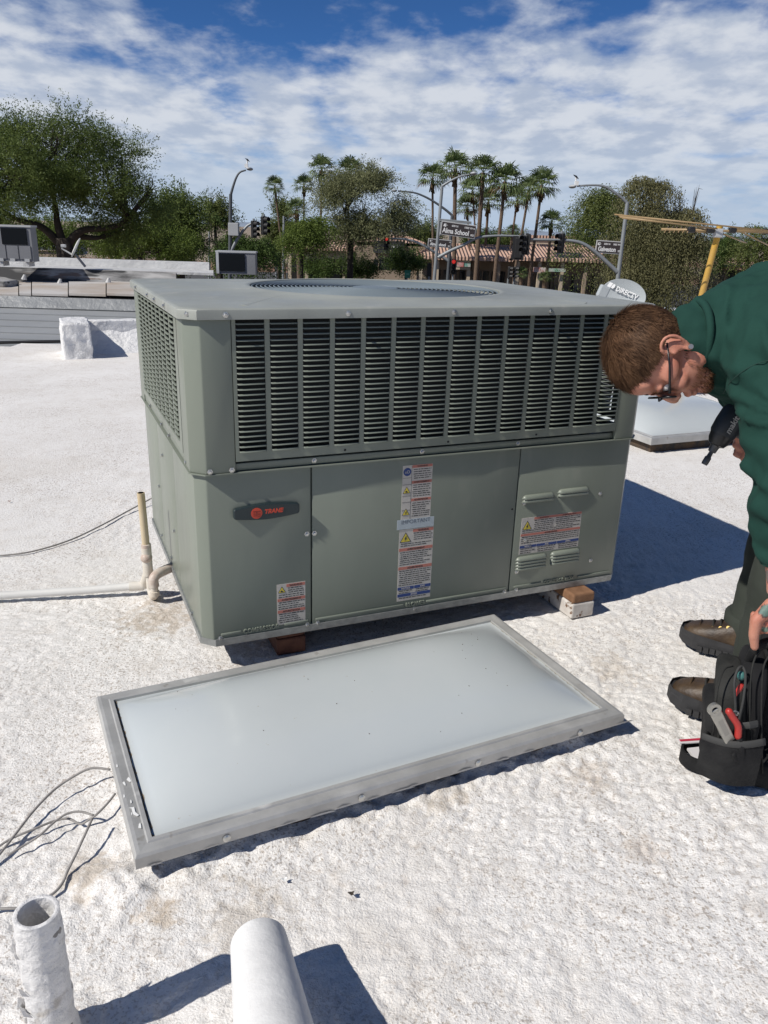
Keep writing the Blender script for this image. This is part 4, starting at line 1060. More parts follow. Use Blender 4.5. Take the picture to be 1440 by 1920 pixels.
def tree(label_, Y, bx, ells, ntw, leaf, lm, seed, bark=BARK, tw=.22, droop=.0, name='broadleaf_tree', split=.45, group='street trees', tl=1.0, nleaf=14, cat='tree', inner=.25, gap=-.20):
    """ells: (cx, cy, rx, ry[, dy]) crown lobes in photo pixels at depth Y"""
    rg = random.Random(seed); k = pxm(Y)
    base = at(bx, 480, Y); base = Vector((base.x, Y, GZ))
    t = empty(name, base, 0, label_, cat, group)
    lobes = []
    for e in ells:
        c = at(e[0], e[1], Y + (e[4] if len(e) > 4 else 0)) - base
        sh = leaf*3.2*tl; lobes.append((c, Vector((max(e[2]*k-sh, e[2]*k*.45), max(min(e[2]*k, e[3]*k*1.6)*.95-sh, e[2]*k*.4), max(e[3]*k-sh, e[3]*k*.45)))))
    low = min(c.z-r.z for c, r in lobes); cen = sum((c for c, r in lobes), Vector())/len(lobes)
    fork = Vector((cen.x*.10, 0, max(.5, low+split*(cen.z-low))))
    trunk = MB()
    trunk.tube(smoothpath([Vector((0, 0, -.1)), Vector((tw*.2, 0, fork.z*.5)), fork], 4), [tw*1.15-(tw*.35)*i/8 for i in range(9)], 9)
    ends = []
    order = sorted(range(len(lobes)), key=lambda i_: lobes[i_][0].x)
    mains = []
    for i_ in sorted(set(order[int(round(q*(len(order)-1)/3))] for q in range(4))):
        c, r = lobes[i_]; tgt = c + Vector((0, rg.uniform(-.3, .3)*r.y, -.15*r.z)); dd_ = tgt-fork
        mid = fork + dd_*.45 + Vector((dd_.x*.10, 0, -.10*abs(dd_.x)+.05)) + Vector((rg.uniform(-.1, .1), rg.uniform(-.1, .1), 0))*dd_.length
        path = smoothpath([fork-Vector((0, 0, tw)), fork+dd_*.15+Vector((dd_.x*.05, 0, 0)), mid, tgt], 5); nn_ = len(path)
        trunk.tube(path, [tw*.46*(1-.82*j_/(nn_-1)) for j_ in range(nn_)], 7); mains.append(path)
    for c, r in lobes:
        for q in range(2):
            cand = min((p_ for m_ in mains for p_ in m_[4:12]), key=lambda p_: (p_-c).length); fork = cand.copy()
            tgt = c + Vector((rg.uniform(-.45, .45)*r.x, rg.uniform(-.45, .45)*r.y, rg.uniform(-.3, .35)*r.z))
            mid = fork.lerp(tgt, .5) + Vector((rg.uniform(-.1, .1), rg.uniform(-.1, .1), -.10))*r.x*.6
            path = smoothpath([fork, mid, tgt], 5); nn_ = len(path)
            r0 = tw*rg.uniform(.20, .30)
            trunk.tube(path, [r0*(1-.8*i/(nn_-1)) for i in range(nn_)], 6)
            for s_ in range(5):
                b0 = path[rg.randrange(nn_//2, nn_)]
                dv = Vector((rg.gauss(0, 1), rg.gauss(0, 1), rg.gauss(.2, .7))).normalized()
                e_ = c + Vector((dv.x*r.x, dv.y*r.y, dv.z*r.z))*.8
                pp = smoothpath([b0, b0.lerp(e_, .5)+Vector((0, 0, .04*r.z)), e_], 3)
                trunk.tube(pp, [r0*.20*(1-.75*i/(len(pp)-1)) for i in range(len(pp))], 4, caps=False)
    trunk.build('trunk', bark, t, smooth=True)
    vol = [r.x*r.y*r.z for c, r in lobes]; tot = sum(v**.75 for v in vol)
    V = []; F = []
    for (c, r), vv in zip(lobes, vol):
        m_ = int(ntw*vv**.75/tot)
        for _ in range(m_):
            dv = Vector((rg.gauss(0, 1), rg.gauss(0, 1), rg.gauss(0, 1))).normalized()
            rad = rg.random()**inner
            lump = 1+.34*mnoise.noise(dv*2.8+Vector((seed, c.x, 0)))
            rad *= lump
            pn = Vector((dv.x*r.x, dv.y*r.y, dv.z*r.z))*rad + c
            if mnoise.noise(pn*(.9/(leaf*8))+Vector((seed*3.1, 0, 0))) < gap: continue
            p = c + Vector((dv.x*r.x, dv.y*r.y, dv.z*r.z))*rad
            out = Vector((dv.x, dv.y, dv.z*.6+.25))+Vector((rg.gauss(0, .35), rg.gauss(0, .35), rg.gauss(0, .35)))
            out.normalize(); ln = leaf*rg.uniform(4, 10)*tl
            side = out.cross(Vector((rg.gauss(0, 1), rg.gauss(0, 1), rg.gauss(0, 1)))).normalized()
            for j in range(int(nleaf*2.6)):
                s_ = (j+.5)/(nleaf*2.6)
                q = p + out*(ln*s_) + Vector((0, 0, -droop*ln*s_*s_*1.6)) + side*rg.gauss(0, leaf*.35)+Vector((rg.gauss(0, leaf*.3), rg.gauss(0, leaf*.3), rg.gauss(0, leaf*.3)))
                ld = (out*.6 + side*(1 if j % 2 else -1)*.8 + Vector((rg.gauss(0, .5), rg.gauss(0, .5), rg.gauss(0, .5)-droop*1.1))).normalized()
                wv = ld.cross(Vector((rg.gauss(0, 1), rg.gauss(0, 1), rg.gauss(0, 1)))).normalized()
                L0 = leaf*rg.uniform(.36, .78); W0 = leaf*rg.uniform(.085, .16)
                n0 = len(V); V += [tuple(q), tuple(q+ld*L0*.5+wv*W0), tuple(q+ld*L0), tuple(q+ld*L0*.5-wv*W0)]; F.append((n0, n0+1, n0+2, n0+3))
    mbb = MB(); mbb.v = V; mbb.f = F
    mbb.build('crown', lm, t, fix=False)
    return t
# the big dark mesquite at left
tree('large dark mesquite tree with spreading limbs at the left edge', 24, 122,
     [(95, 300, 120, 72), (20, 330, 110, 75, -1), (185, 345, 92, 62), (255, 395, 68, 52, 1), (-60, 360, 90, 80), (120, 250, 80, 38, -.5), (55, 262, 72, 38), (205, 285, 70, 40, .5), (285, 350, 30, 45, .5), (-90, 300, 90, 60), (225, 430, 60, 40, 1.5)],
     7600, .105, LEAF_B2, 5, tw=.30, split=.06, nleaf=14, inner=.40, tl=.85, gap=-.10)
tree('dense green tree behind the mesquite with a full rounded crown', 31, 335,
     [(330, 425, 60, 50), (375, 455, 42, 44), (300, 455, 60, 36), (350, 405, 32, 26)], 2200, .15, LEAF_B2, 6, tw=.2, tl=.7)
tree('bright green shrubby tree below the mesquite crown', 28, 262, [(262, 458, 58, 34), (225, 465, 40, 28), (315, 465, 50, 32)], 900, .13, LEAF_E, 7, tw=.1, tl=.7)
tree('green tree behind the far left rooftop unit', 36, 60, [(30, 440, 60, 34), (100, 445, 50, 34), (165, 452, 45, 30), (-40, 440, 60, 40)], 900, .16, LEAF_E, 8, tw=.1, tl=.7)
tree('dark drooping tree beside the left street light', 40, 410, [(405, 450, 38, 48), (440, 465, 40, 36), (480, 470, 40, 32), (395, 420, 20, 30)], 900, .19, LEAF_B, 9, tw=.15, droop=.7, tl=.7)
tree('small conifer shaped tree left of the street light', 44, 405, [(404, 405, 14, 26), (404, 385, 8, 14), (418, 415, 12, 18)], 260, .19, LEAF_A, 10, tw=.1, tl=.6)
tree('tall narrow grey green tree behind the leftmost palm', 85, 522, [(520, 420, 17, 45), (535, 430, 14, 50), (512, 440, 14, 40), (527, 395, 10, 18)], 500, .33, LEAF_A, 11, tw=.2, tl=.6)
tree('airy grey green mesquite in front of the plaza', 48, 655,
     [(700, 385, 66, 58), (650, 365, 52, 48), (648, 420, 44, 40), (745, 395, 34, 56, 1), (624, 412, 24, 34), (690, 335, 50, 22), (722, 428, 46, 30), (665, 325, 26, 20)],
     3500, .19, LEAF_C, 12, bark=BARK, tw=.20, droop=.3, split=.20, inner=.45, tl=.95, gap=-.10)
tree('young bright green tree with thin stems before the plaza', 46, 565, [(568, 440, 32, 20), (592, 432, 28, 24), (552, 452, 18, 16)], 800, .19, LEAF_E, 13, tw=.1, droop=.4, tl=.8)
tree('round dark shrub tree under the street name sign', 52, 762, [(765, 488, 30, 22), (745, 495, 20, 16), (785, 495, 20, 16)], 380, .2, LEAF_B, 14, tw=.1, tl=.6, name='shrub', cat='shrub')
tree('green hedge of big leaves before the plaza', 50, 640, [(625, 508, 40, 14), (680, 506, 30, 15), (590, 508, 22, 12), (660, 498, 24, 14)], 620, .22, LEAF_B, 15, tw=.08, tl=.5, name='shrub', cat='shrub')
tree('wide brown green weeping tree behind the right street light', 42, 1235,
     [(1292, 402, 36, 50), (1252, 440, 54, 70), (1300, 470, 36, 62), (1222, 405, 34, 52), (1240, 352, 34, 22), (1310, 356, 20, 26), (1206, 345, 46, 18), (1270, 368, 30, 30), (1210, 500, 50, 52), (1270, 525, 46, 48), (1185, 460, 34, 50)],
     4600, .17, LEAF_D, 16, tw=.22, droop=1.7, split=.3, inner=.48, tl=1.6, gap=-.05)
tree('grey green mesquite left of the weeping tree', 46, 1140, [(1140, 390, 52, 46), (1170, 355, 50, 30), (1120, 420, 38, 42), (1165, 440, 40, 44), (1125, 375, 40, 26)], 1400, .19, LEAF_A, 17, tw=.16, droop=.8, split=.35, inner=.45, tl=1.5, gap=-.03)
tree('green tree at the right edge behind the antenna', 60, 1425, [(1415, 465, 38, 44), (1450, 450, 40, 50), (1395, 480, 24, 30)], 500, .24, LEAF_A, 18, tw=.15, droop=.4, tl=.8)
tree('low green tree between antenna mast and right roof', 62, 1355, [(1360, 470, 24, 28), (1345, 490, 22, 20)], 240, .24, LEAF_B, 19, tw=.12, tl=.7)
tree('distant green tree above the plaza roof', 110, 800, [(795, 440, 24, 14), (780, 447, 18, 10), (815, 450, 12, 10)], 260, .42, LEAF_A, 20, tw=.15, tl=.6)
for k, (x, y, rx, ry) in enumerate(((900, 452, 30, 9), (955, 456, 26, 8), (1085, 460, 30, 9), (455, 478, 40, 16), (30, 460, 60, 14), (560, 470, 40, 16), (700, 462, 50, 12), (1330, 470, 40, 18))):
    tree(('far green tree low behind the palm trunks', 'far green tree beside the dark signal backplate', 'far green tree left of the weeping tree', 'far green tree behind the left signal arm', 'far green tree beyond the white house', 'far green tree behind the young tree', 'far green tree behind the airy mesquite', 'far green tree right of the weeping tree')[k],
         125+k*3, x, [(x, y, rx, ry), (x+rx*.5, y+ry*.3, rx*.6, ry*.8)], 260, .5, LEAF_A if k % 2 else LEAF_B, 30+k, tw=.2, tl=.5)

def palm_mesh(seed, nf=26, R=1.0):
    rg = random.Random(seed); V = []; F = []; V2 = []; F2 = []
    for i in range(nf):
        az = i*2.39996+rg.uniform(-.2, .2); el = R_(80)-R_(112)*(i/nf)**.85+rg.uniform(-.12, .12)
        hd = Vector((math.cos(az)*math.cos(el), math.sin(az)*math.cos(el), math.sin(el)))
        side = Vector((-math.sin(az), math.cos(az), 0)); up = hd.cross(side)*-1
        pl_ = R*rg.uniform(.42, .6)
        b = hd*pl_ + Vector((0, 0, -.06*pl_))
        A, FF = (V, F) if i < nf*.96 else (V2, F2)
        n0 = len(A); A += [tuple(side*.018*R), tuple(-side*.018*R), tuple(b-side*.012*R), tuple(b+side*.012*R)]; FF.append((n0, n0+1, n0+2, n0+3))
        ns = 13
        for s_ in range(ns):
            an = (s_/(ns-1)-.5)*R_(190); ld = (hd*math.cos(an)+side*math.sin(an)).normalized()
            L0 = R*rg.uniform(.52, .66)*(1-.25*abs(s_/(ns-1)-.5)); wd = (side*math.cos(an)-hd*math.sin(an))*.033*R
            m1 = b+ld*L0*.6+up*rg.uniform(-.02, .04)*R; e = b+ld*L0+Vector((0, 0, -rg.uniform(.10, .30)*R))
            n0 = len(A); A += [tuple(b+wd*.3), tuple(b-wd*.3), tuple(m1-wd), tuple(m1+wd), tuple(e)]; FF += [(n0, n0+1, n0+2, n0+3), (n0+3, n0+2, n0+4)]
    # skirt of dead leaves
    for i in range(12):
        az = rg.random()*6.283; r0 = .07*R; z0 = -rg.uniform(.0, .35)*R
        b = Vector((math.cos(az)*r0, math.sin(az)*r0, z0)); e = Vector((math.cos(az)*r0*rg.uniform(1.4, 3.0), math.sin(az)*r0*rg.uniform(1.4, 3.0), z0-rg.uniform(.3, .55)*R)); sd_ = Vector((-math.sin(az), math.cos(az), 0))*.06*R
        n0 = len(V2); V2 += [tuple(b+sd_*.5), tuple(b-sd_*.5), tuple(e-sd_), tuple(e+sd_)]; F2.append((n0, n0+1, n0+2, n0+3))
    a = bpy.data.meshes.new('crown'); a.from_pydata(V, [], F); a.materials.append(LEAF_F)
    d = bpy.data.meshes.new('dead_skirt'); d.from_pydata(V2, [], F2); d.materials.append(DEADP)
    return a, d
PALM = [palm_mesh(100+i) for i in range(4)]
def palm(px_, py_, bx, w, Y, tw, label_, i):
    k = pxm(Y); c = at(px_, py_+w*.12, Y); b = at(bx, 505, Y); b = Vector((b.x, Y, GZ)); f_ = at(bx, 505, Y)
    # trunk passes through its lowest visible point
    slope = (c.x-f_.x)/(c.z-f_.z); b.x = f_.x + slope*(GZ-f_.z)*.35
    t = empty('palm_tree', b, 0, label_, 'palm tree', 'tall fan palms'); c = c-b; f2 = f_-b
    R = w*k*.5*1.16
    r = tw*k/2
    path = smoothpath([Vector((0, 0, 0)), Vector((f2.x, 0, f2.z)), Vector(((f2.x+c.x)/2+slope*.15, 0, (f2.z+c.z)/2)), Vector((c.x, 0, c.z))], 5)
    MB().tube(path, [r*.86-(r*.22)*j/(len(path)-1) for j in range(len(path))], 10).build('trunk', PTRUNK, t, smooth=True)
    cm, dm = PALM[i % 4]
    for nm, me in (('crown', cm), ('dead_skirt', dm)):
        o = bpy.data.objects.new(nm, me); col.objects.link(o); o.parent = t; o.location = c; o.scale = (R, R, R); o.rotation_euler = (0, 0, i*1.3)
PL = [(515, 345, 534, 36, 66, 4.5, 'leftmost tall fan palm on a thin curving trunk'),
      (556, 388, 561, 40, 62, 11, 'short fan palm with a shaggy brown trunk'),
      (570, 343, 569, 38, 68, 4, 'slim fan palm just left of the tallest pair'),
      (603, 312, 600, 50, 64, 5, 'tall fan palm left of the airy mesquite'),
      (655, 318, 650, 54, 66, 5, 'fan palm poking out above the airy mesquite'),
      (811, 327, 812, 52, 64, 5.5, 'fan palm left of the street name sign pole'),
      (854, 308, 851, 62, 60, 9.5, 'thick trunked fan palm behind the street name sign'),
      (906, 316, 893, 62, 58, 10, 'tall fan palm just right of the street name sign'),
      (876, 384, 883, 46, 70, 5, 'low fan palm behind the street name sign corner'),
      (916, 372, 907, 52, 72, 6.5, 'middle height fan palm between two thick trunks'),
      (947, 332, 929, 66, 57, 8.5, 'tall fan palm with trunk leaning right at mid group'),
      (970, 368, 951, 48, 71, 5, 'fan palm half hidden behind the leaning palm'),
      (992, 352, 966, 50, 66, 6, 'leaning fan palm left of the rightmost tall one'),
      (1016, 340, 995, 58, 60, 7, 'rightmost tall fan palm of the cluster'),
      (1034, 412, 1026, 46, 59, 7, 'short fan palm in front of the plaza roof'),
      (962, 430, 963, 24, 95, 3, 'small distant fan palm between the signal heads'),
      (886, 352, 897, 50, 69, 4, 'fan palm whose crown fills the gap right of the sign'),
      (1378, 450, 1380, 14, 120, 3, 'tiny distant fan palm right of the antenna mast')]
for i, a in enumerate(PL): palm(*a, i)
for k, (x, y, lb) in enumerate(((978, 512, 'low palm shrub near the plaza arcade'), (1022, 520, 'low palm shrub below the short fan palm'))):
    p = at(x, y, 58); t = empty('palm_shrub', (p.x, 58, GZ), 0, lb, 'shrub')
    o = bpy.data.objects.new('crown', PALM[k][0]); col.objects.link(o); o.parent = t; o.location = (0, 0, p.z-GZ); o.scale = (.55, .55, .55)
    MB().tube([(0, 0, 0), (0, 0, p.z-GZ)], .15, 8).build('trunk', PTRUNK, t)

# ------------------------------------------------------------------ plaza and other buildings
def tile_material():
    m = bpy.data.materials.new('pink_clay_tile'); m.use_nodes = True; nt = m.node_tree; N = nt.nodes; L = nt.links; b = N['Principled BSDF']; b.inputs['Roughness'].default_value = .8
    tc = N.new('ShaderNodeTexCoord')
    w = N.new('ShaderNodeTexWave'); w.wave_type = 'BANDS'; w.bands_direction = 'X'; L.new(tc.outputs['Object'], w.inputs[0]); w.inputs['Scale'].default_value = 1.1; w.inputs['Distortion'].default_value = .3
    n = N.new('ShaderNodeTexNoise'); L.new(tc.outputs['Object'], n.inputs[0]); n.inputs['Scale'].default_value = 2.0; n.inputs['Detail'].default_value = 5
    mx = N.new('ShaderNodeMix'); mx.data_type = 'RGBA'; L.new(n.outputs[0], mx.inputs[0]); mx.inputs[6].default_value = (.42, .25, .18, 1); mx.inputs[7].default_value = (.58, .40, .31, 1); L.new(mx.outputs[2], b.inputs[0])
    bp = N.new('ShaderNodeBump'); bp.inputs['Distance'].default_value = .12; L.new(w.outputs[1], bp.inputs['Height']); L.new(bp.outputs[0], b.inputs['Normal'])
    return m
TILE = tile_material()
CREAM = mat('cream_stucco', (.52, .43, .32), .9, var=.1, vscale=.8); TAN = mat('tan_stucco', (.34, .26, .19), .9, var=.12, vscale=.8); DKW = mat('shaded_wall_dark', (.03, .028, .027), .35, var=.3, vscale=.7)  # DKW is near black: shade under roof and arcade put into the wall colour
FASC = mat('dark_fascia', (.035, .035, .04), .7); GLASS = mat('shop_glass', (.02, .025, .03), .08, spec=.8)
def block(parent, name, px0, px1, pt, pb_, Y, dp, m, tilt=.031):
    a = at(px0, pb_, Y); b = at(px1, pb_+(px1-px0)*tilt, Y); zt = at(px0, pt, Y).z
    return MB().box(((a.x+b.x)/2, Y+dp/2, (zt+a.z)/2), (b.x-a.x, dp, zt-a.z)).build(name, m, parent)
def roofslope(parent, px0, px1, ye, Ye, yr, Yr, hipl=0, hipr=0, name='roof', m=None):
    a = at(px0, ye, Ye); b = at(px1, ye+(px1-px0)*.031, Ye); c = at(px1-hipr, yr+(px1-hipr-px0)*.031, Yr); d = at(px0+hipl, yr+hipl*.031, Yr)
    a.z = b.z = (a.z+b.z)/2; c.z = d.z = (c.z+d.z)/2
    back = [Vector((b.x, Yr*2-Ye, b.z)), Vector((a.x, Yr*2-Ye, a.z))]
    dn = Vector((0, 0, -.25)); vs = [a, b, c, d, back[0], back[1], a+dn, b+dn, back[0]+dn, back[1]+dn]
    o = MB().add(vs, [(0, 1, 2, 3), (2, 4, 5, 3), (1, 4, 2), (0, 3, 5), (0, 6, 7, 1), (1, 7, 8, 4), (4, 8, 9, 5), (5, 9, 6, 0), (6, 9, 8, 7)]).build(name, m or TILE, parent)
    MB().tube([c, d], .12, 6).build('ridge', m or TILE, o)
    if hipl: MB().tube([a, d], .12, 6).build('hip', m or TILE, o)
    if hipr: MB().tube([b, c], .12, 6).build('hip', m or TILE, o)
    return o
def awning_windows(parent, px0, px1, n, yt, yb, Y):
    for i in range(n):
        a = px0+(px1-px0)*i/n; b = px0+(px1-px0)*(i+.82)/n
        w_ = block(parent, 'window', a, b, yt+(a-px0)*.031, yb+(a-px0)*.031, Y-.06, .12, GLASS)
        block(w_, 'mullion', (a+b)/2-.7, (a+b)/2+.7, yt+(a-px0)*.031, yb+(a-px0)*.031, Y-.10, .05, TAN)
pz = empty('shopping_plaza', (0, 0, 0), 0, 'long low plaza with pink tile roofs and dark arcade behind the palms', 'building')
roofslope(pz, 772, 962, 479, 67, 456.5, 72, 60, 0)
roofslope(pz, 955, 1180, 482, 67, 458.5, 72, 25, 0)
block(pz, 'wall', 778, 962, 479, 600, 70, 3, TAN); block(pz, 'wall', 962, 1180, 486, 600, 70, 3, TAN)
block(pz, 'fascia', 775, 962, 479.5, 483, 67.2, .3, FASC); block(pz, 'fascia', 957, 1180, 485, 489, 67.2, .3, FASC)
awning_windows(pz, 800, 950, 5, 505, 540, 69.9); awning_windows(pz, 970, 1170, 6, 512, 545, 69.9)
for x in (782, 812, 870, 925, 960, 1000, 1042, 1085, 1125, 1165): block(pz, 'arcade_post', x, x+6, 483+(x-780)*.031, 600, 67.4, .35, TAN if x % 2 else CREAM)
block(pz, 'sign_wall', 850, 880, 486, 505, 67.3, .2, CREAM)
for (x0, x1, y0, y1, c_, nm) in ((857, 869, 492, 500, (.50, .05, .04), 'red_shop_sign'), (871, 882, 494, 500, (.10, .32, .25), 'green_shop_sign'), (1000, 1026, 501, 510, (.45, .10, .07), 'red_shop_sign'), (1027, 1060, 503, 509, (.22, .40, .30), 'green_shop_sign')):
    block(pz, nm, x0, x1, y0, y1, 67.0, .15, mat(nm+str(x0), c_, .6, c2=(.6, .55, .5), vscale=2.2))
block(pz, 'upper_wall', 990, 1078, 446, 466, 76, 4, CREAM); block(pz, 'upper_coping', 988, 1080, 440.5, 446, 75.8, 4.4, TILE)
pw = empty('plaza_wing', (0, 0, 0), 0, 'plaza wing with dark fascia sign left of the traffic pole', 'building')
roofslope(pw, 660, 796, 453, 73, 441.5, 77, 60, 34)
block(pw, 'dark_fascia', 700, 757, 451, 474, 72.5, .4, FASC); block(pw, 'wall', 665, 790, 453, 600, 73, 4, TAN)
sgn = MB()
for k, x in enumerate((735, 738.5, 742, 745.5, 749)): 
    p = at(x, 462, 72.4); sgn.box(p, (.10, .1, .2)); sgn.box(p+Vector((.06, 0, .07 if k % 2 else -.07)), (.07, .1, .06))
sgn.build('sign_letters', WHT, pw)
block(pw, 'low_wall', 690, 775, 506, 540, 66, .3, TAN); awning_windows(pw, 700, 770, 3, 486, 505, 72.9)
pe = empty('plaza_end_building', (0, 0, 0), 0, 'cream walled building with arcade behind the young green tree', 'building')
roofslope(pe, 532, 705, 462, 80, 449, 86, 10, 20)
block(pe, 'parapet_wall', 538, 705, 462, 483, 81, 3, CREAM); block(pe, 'recess', 540, 705, 483, 600, 82.5, 3, DKW)
for x in (541, 572, 605, 640, 670, 700): block(pe, 'arcade_post', x, x+6, 483+(x-540)*.031, 600, 80.9, .5, CREAM)
awning_windows(pe, 548, 690, 6, 487, 505, 82.4)
be = empty('tile_roofed_building', (0, 0, 0), 0, 'pink roofed building at the right edge behind the man', 'building')
roofslope(be, 1335, 1520, 499, 62, 489, 66, 0, 0); block(be, 'wall', 1338, 1520, 500, 640, 62.5, 5, DKW)
block(be, 'upper_roof', 1365, 1400, 484, 492, 68, 3, CREAM); awning_windows(be, 1345, 1500, 5, 508, 530, 62.4)
hw = empty('white_house', (0, 0, 0), 0, 'small pale blue white house beyond the far left rooftop unit', 'house')
block(hw, 'wall', 62, 108, 447, 480, 60, 6, mat('pale_blue_stucco', (.50, .54, .60), .9)); roofslope(hw, 58, 112, 447, 59, 442, 63, 12, 12, m=mat('white_roof', (.62, .60, .58), .8))
for x in (70, 82, 96): 
    w_ = block(hw, 'window', x, x+5, 462, 468, 59.95, .1, GLASS); block(w_, 'sill', x-.5, x+5.5, 468, 469, 59.9, .2, CREAM)
yw = empty('garden_wall', (0, 0, 0), 0, 'brown block wall below the white house', 'wall'); block(yw, 'wall_face', 62, 118, 470, 492, 55, .3, TAN); block(yw, 'coping', 61, 119, 469, 470, 54.9, .5, TAN)

# ------------------------------------------------------------------ poles, signals and signs
STEEL = mat('galvanised_pole', (.30, .32, .33), .5, .3, var=.12, vscale=2); STEELD = mat('dark_pole', (.10, .11, .12), .5, .2)
SIGB = mat('signal_black', (.012, .012, .013), .55); LENSR = mat('red_lens_lit', (.9, .05, .04), .3, emit=.5); LENSD = mat('dark_lens', (.03, .028, .025), .25)
SIGN = mat('brown_street_sign', (.045, .035, .035), .5, var=.1, vscale=3); SIGNE = mat('sign_edge_white', (.55, .55, .54), .5)
def ppath(pts, Y): return [at(a, b, Y) for a, b in pts]
def pole(name, label_, Y, pts, r0, r1, arm=None, armr=.06, group='street lights', m=STEEL, sensor=False, lamp=True, cat='street light'):
    top = at(*pts[-1], Y); bot = at(*pts[0], Y); s_ = (GZ-bot.z)/(top.z-bot.z); base = bot + (top-bot)*s_
    t = empty(name, base, 0, label_, cat, group)
    t['Y'] = Y
    MB().tube([Vector((0, 0, 0)), top-base], [r0, r1], 12).build('pole', m, t, smooth=50)
    MB().lathe([(r0*2.2, 0), (r0*2.2, .05), (r0*1.2, .12)], seg=12).build('base_plate', m, t)
    if arm:
        P = [p-base for p in smoothpath(ppath(arm, Y), 5)]
        MB().tube(P, [armr*(1.1-.5*i/(len(P)-1)) for i in range(len(P))], 8).build('lamp_arm', m, t, smooth=50)
        if lamp:
            d = (P[-1]-P[-2]).normalized(); c = P[-1]+d*.18
            MB().ellipsoid(c, (.36, .14, .07), frame_of(Vector((0, 0, 1))), 14, 8).build('lamp_head', ACL, t, smooth=True)
            if sensor:
                sN = MB(); sN.box(c+Vector((-d.x*.15, 0, .12)), (.14, .14, .16)); sN.build('sensor_box', WHT, t)
                MB().lathe([(.001, .05), (.14, 0), (.001, -.02)], c+Vector((-d.x*.1, 0, .36)), 12, Matrix.Rotation(R_(35), 3, 'Y')).build('sensor_cap', SIGB, t)
                MB().tube([c+Vector((-d.x*.12, 0, .15)), c+Vector((-d.x*.1, 0, .36))], .03, 6).build('sensor_stem', WHT, t)
    return t, base
def mast(t, base, Y, pts, r=.09, m=STEEL):
    r *= .78; P = [p-base for p in smoothpath(ppath(pts, Y), 5)]
    return MB().tube(P, [r*(1.15-.55*i/(len(P)-1)) for i in range(len(P))], 10).build('mast_arm', m, t, smooth=50)
def signal(cx, cy, hpx, Y, label_, face=1, lit=None, plate=False, yaw=0.0, to_ground=False):
    """traffic signal head; face=+1 turned to the right, -1 left, 0 seen from behind/front"""
    k = pxm(Y); h = hpx*k; w = h*.36; c = at(cx, cy, Y)
    t = empty('traffic_signal', c, yaw, label_, 'traffic signal', 'traffic signals')
    MB().box((0, 0, 0), (w, w*.55, h), bev=.03).build('housing', SIGB, t)
    if plate: MB().box((0, w*.1, 0), (w*1.7, .03, h*1.15)).build('backplate', SIGB, t)
    for j in range(3):
        z = h*(.32-.32*j)
        ln = MB().lathe([(w*.36, 0), (w*.3, .03), (.001, .05)], (0, -w*.28, z), 14, Matrix.Rotation(R_(90), 3, 'X')).build('lens', LENSR if lit == j else LENSD, t)
        vs = []; n = 12
        for a in range(n+1):
            an = math.pi*(-.15+1.3*a/n)
            for q in (0, w*.75): vs.append((w*.42*math.cos(an), -w*.28-q, z+w*.42*math.sin(an)))
        MB().add(vs, [(2*i, 2*i+1, 2*i+3, 2*i+2) for i in range(n)]).build('visor', SIGB, t)
    if to_ground:
        MB().tube([(0, .05, -h/2), (0, .05, GZ-c.z)], .06, 8).build('post', STEEL, t)
    else: MB().tube([(0, 0, h*.48), (0, 0, h*.62)], .05, 8).build('hanger', STEEL, t)
    return t
# left intersection corner
t, b = pole('street_light', 'dark street light at left with a sign box and sensor on its lamp', 38, [(431, 500), (432.5, 364)], .095, .075, [(432.5, 366), (437, 350), (443, 333), (450, 323), (461, 319)], .055, m=STEELD, sensor=True)
q = at(438.5, 430, 37.9)-b; MB().box(q, (.46, .30, .55), bev=.02).build('equipment_box', ACL, t)
mast(t, b, 38, [(433, 472), (443, 452), (455, 434), (466, 422), (480, 418.5), (503, 419)], .085)
signal(476, 430, 28, 38, 'traffic signal nearest the left street light pole', yaw=R_(55)); signal(495, 423, 30, 38, 'traffic signal at the end of the left mast arm', yaw=R_(55))
pole('street_light', 'slender far street light behind the left trees', 70, [(392, 480), (392.5, 392)], .08, .06, [(392.5, 394), (394, 380), (401, 370), (410, 367), (418, 369)], .045, m=STEEL)
pole('bare_pole', 'thin bare grey pole left of the young green tree', 60, [(531, 515), (532, 405)], .09, .07, group='street poles', cat='pole')
pole('utility_pole', 'thin brown wooden pole below the mesquite crown', 45, [(207, 492), (204, 425)], .10, .09, group='street poles', m=mat('pole_wood', (.26, .14, .08), .9), cat='pole')
signal(517, 487, 22, 55, 'red lit signal on a post below the leftmost palm', lit=0, to_ground=True)
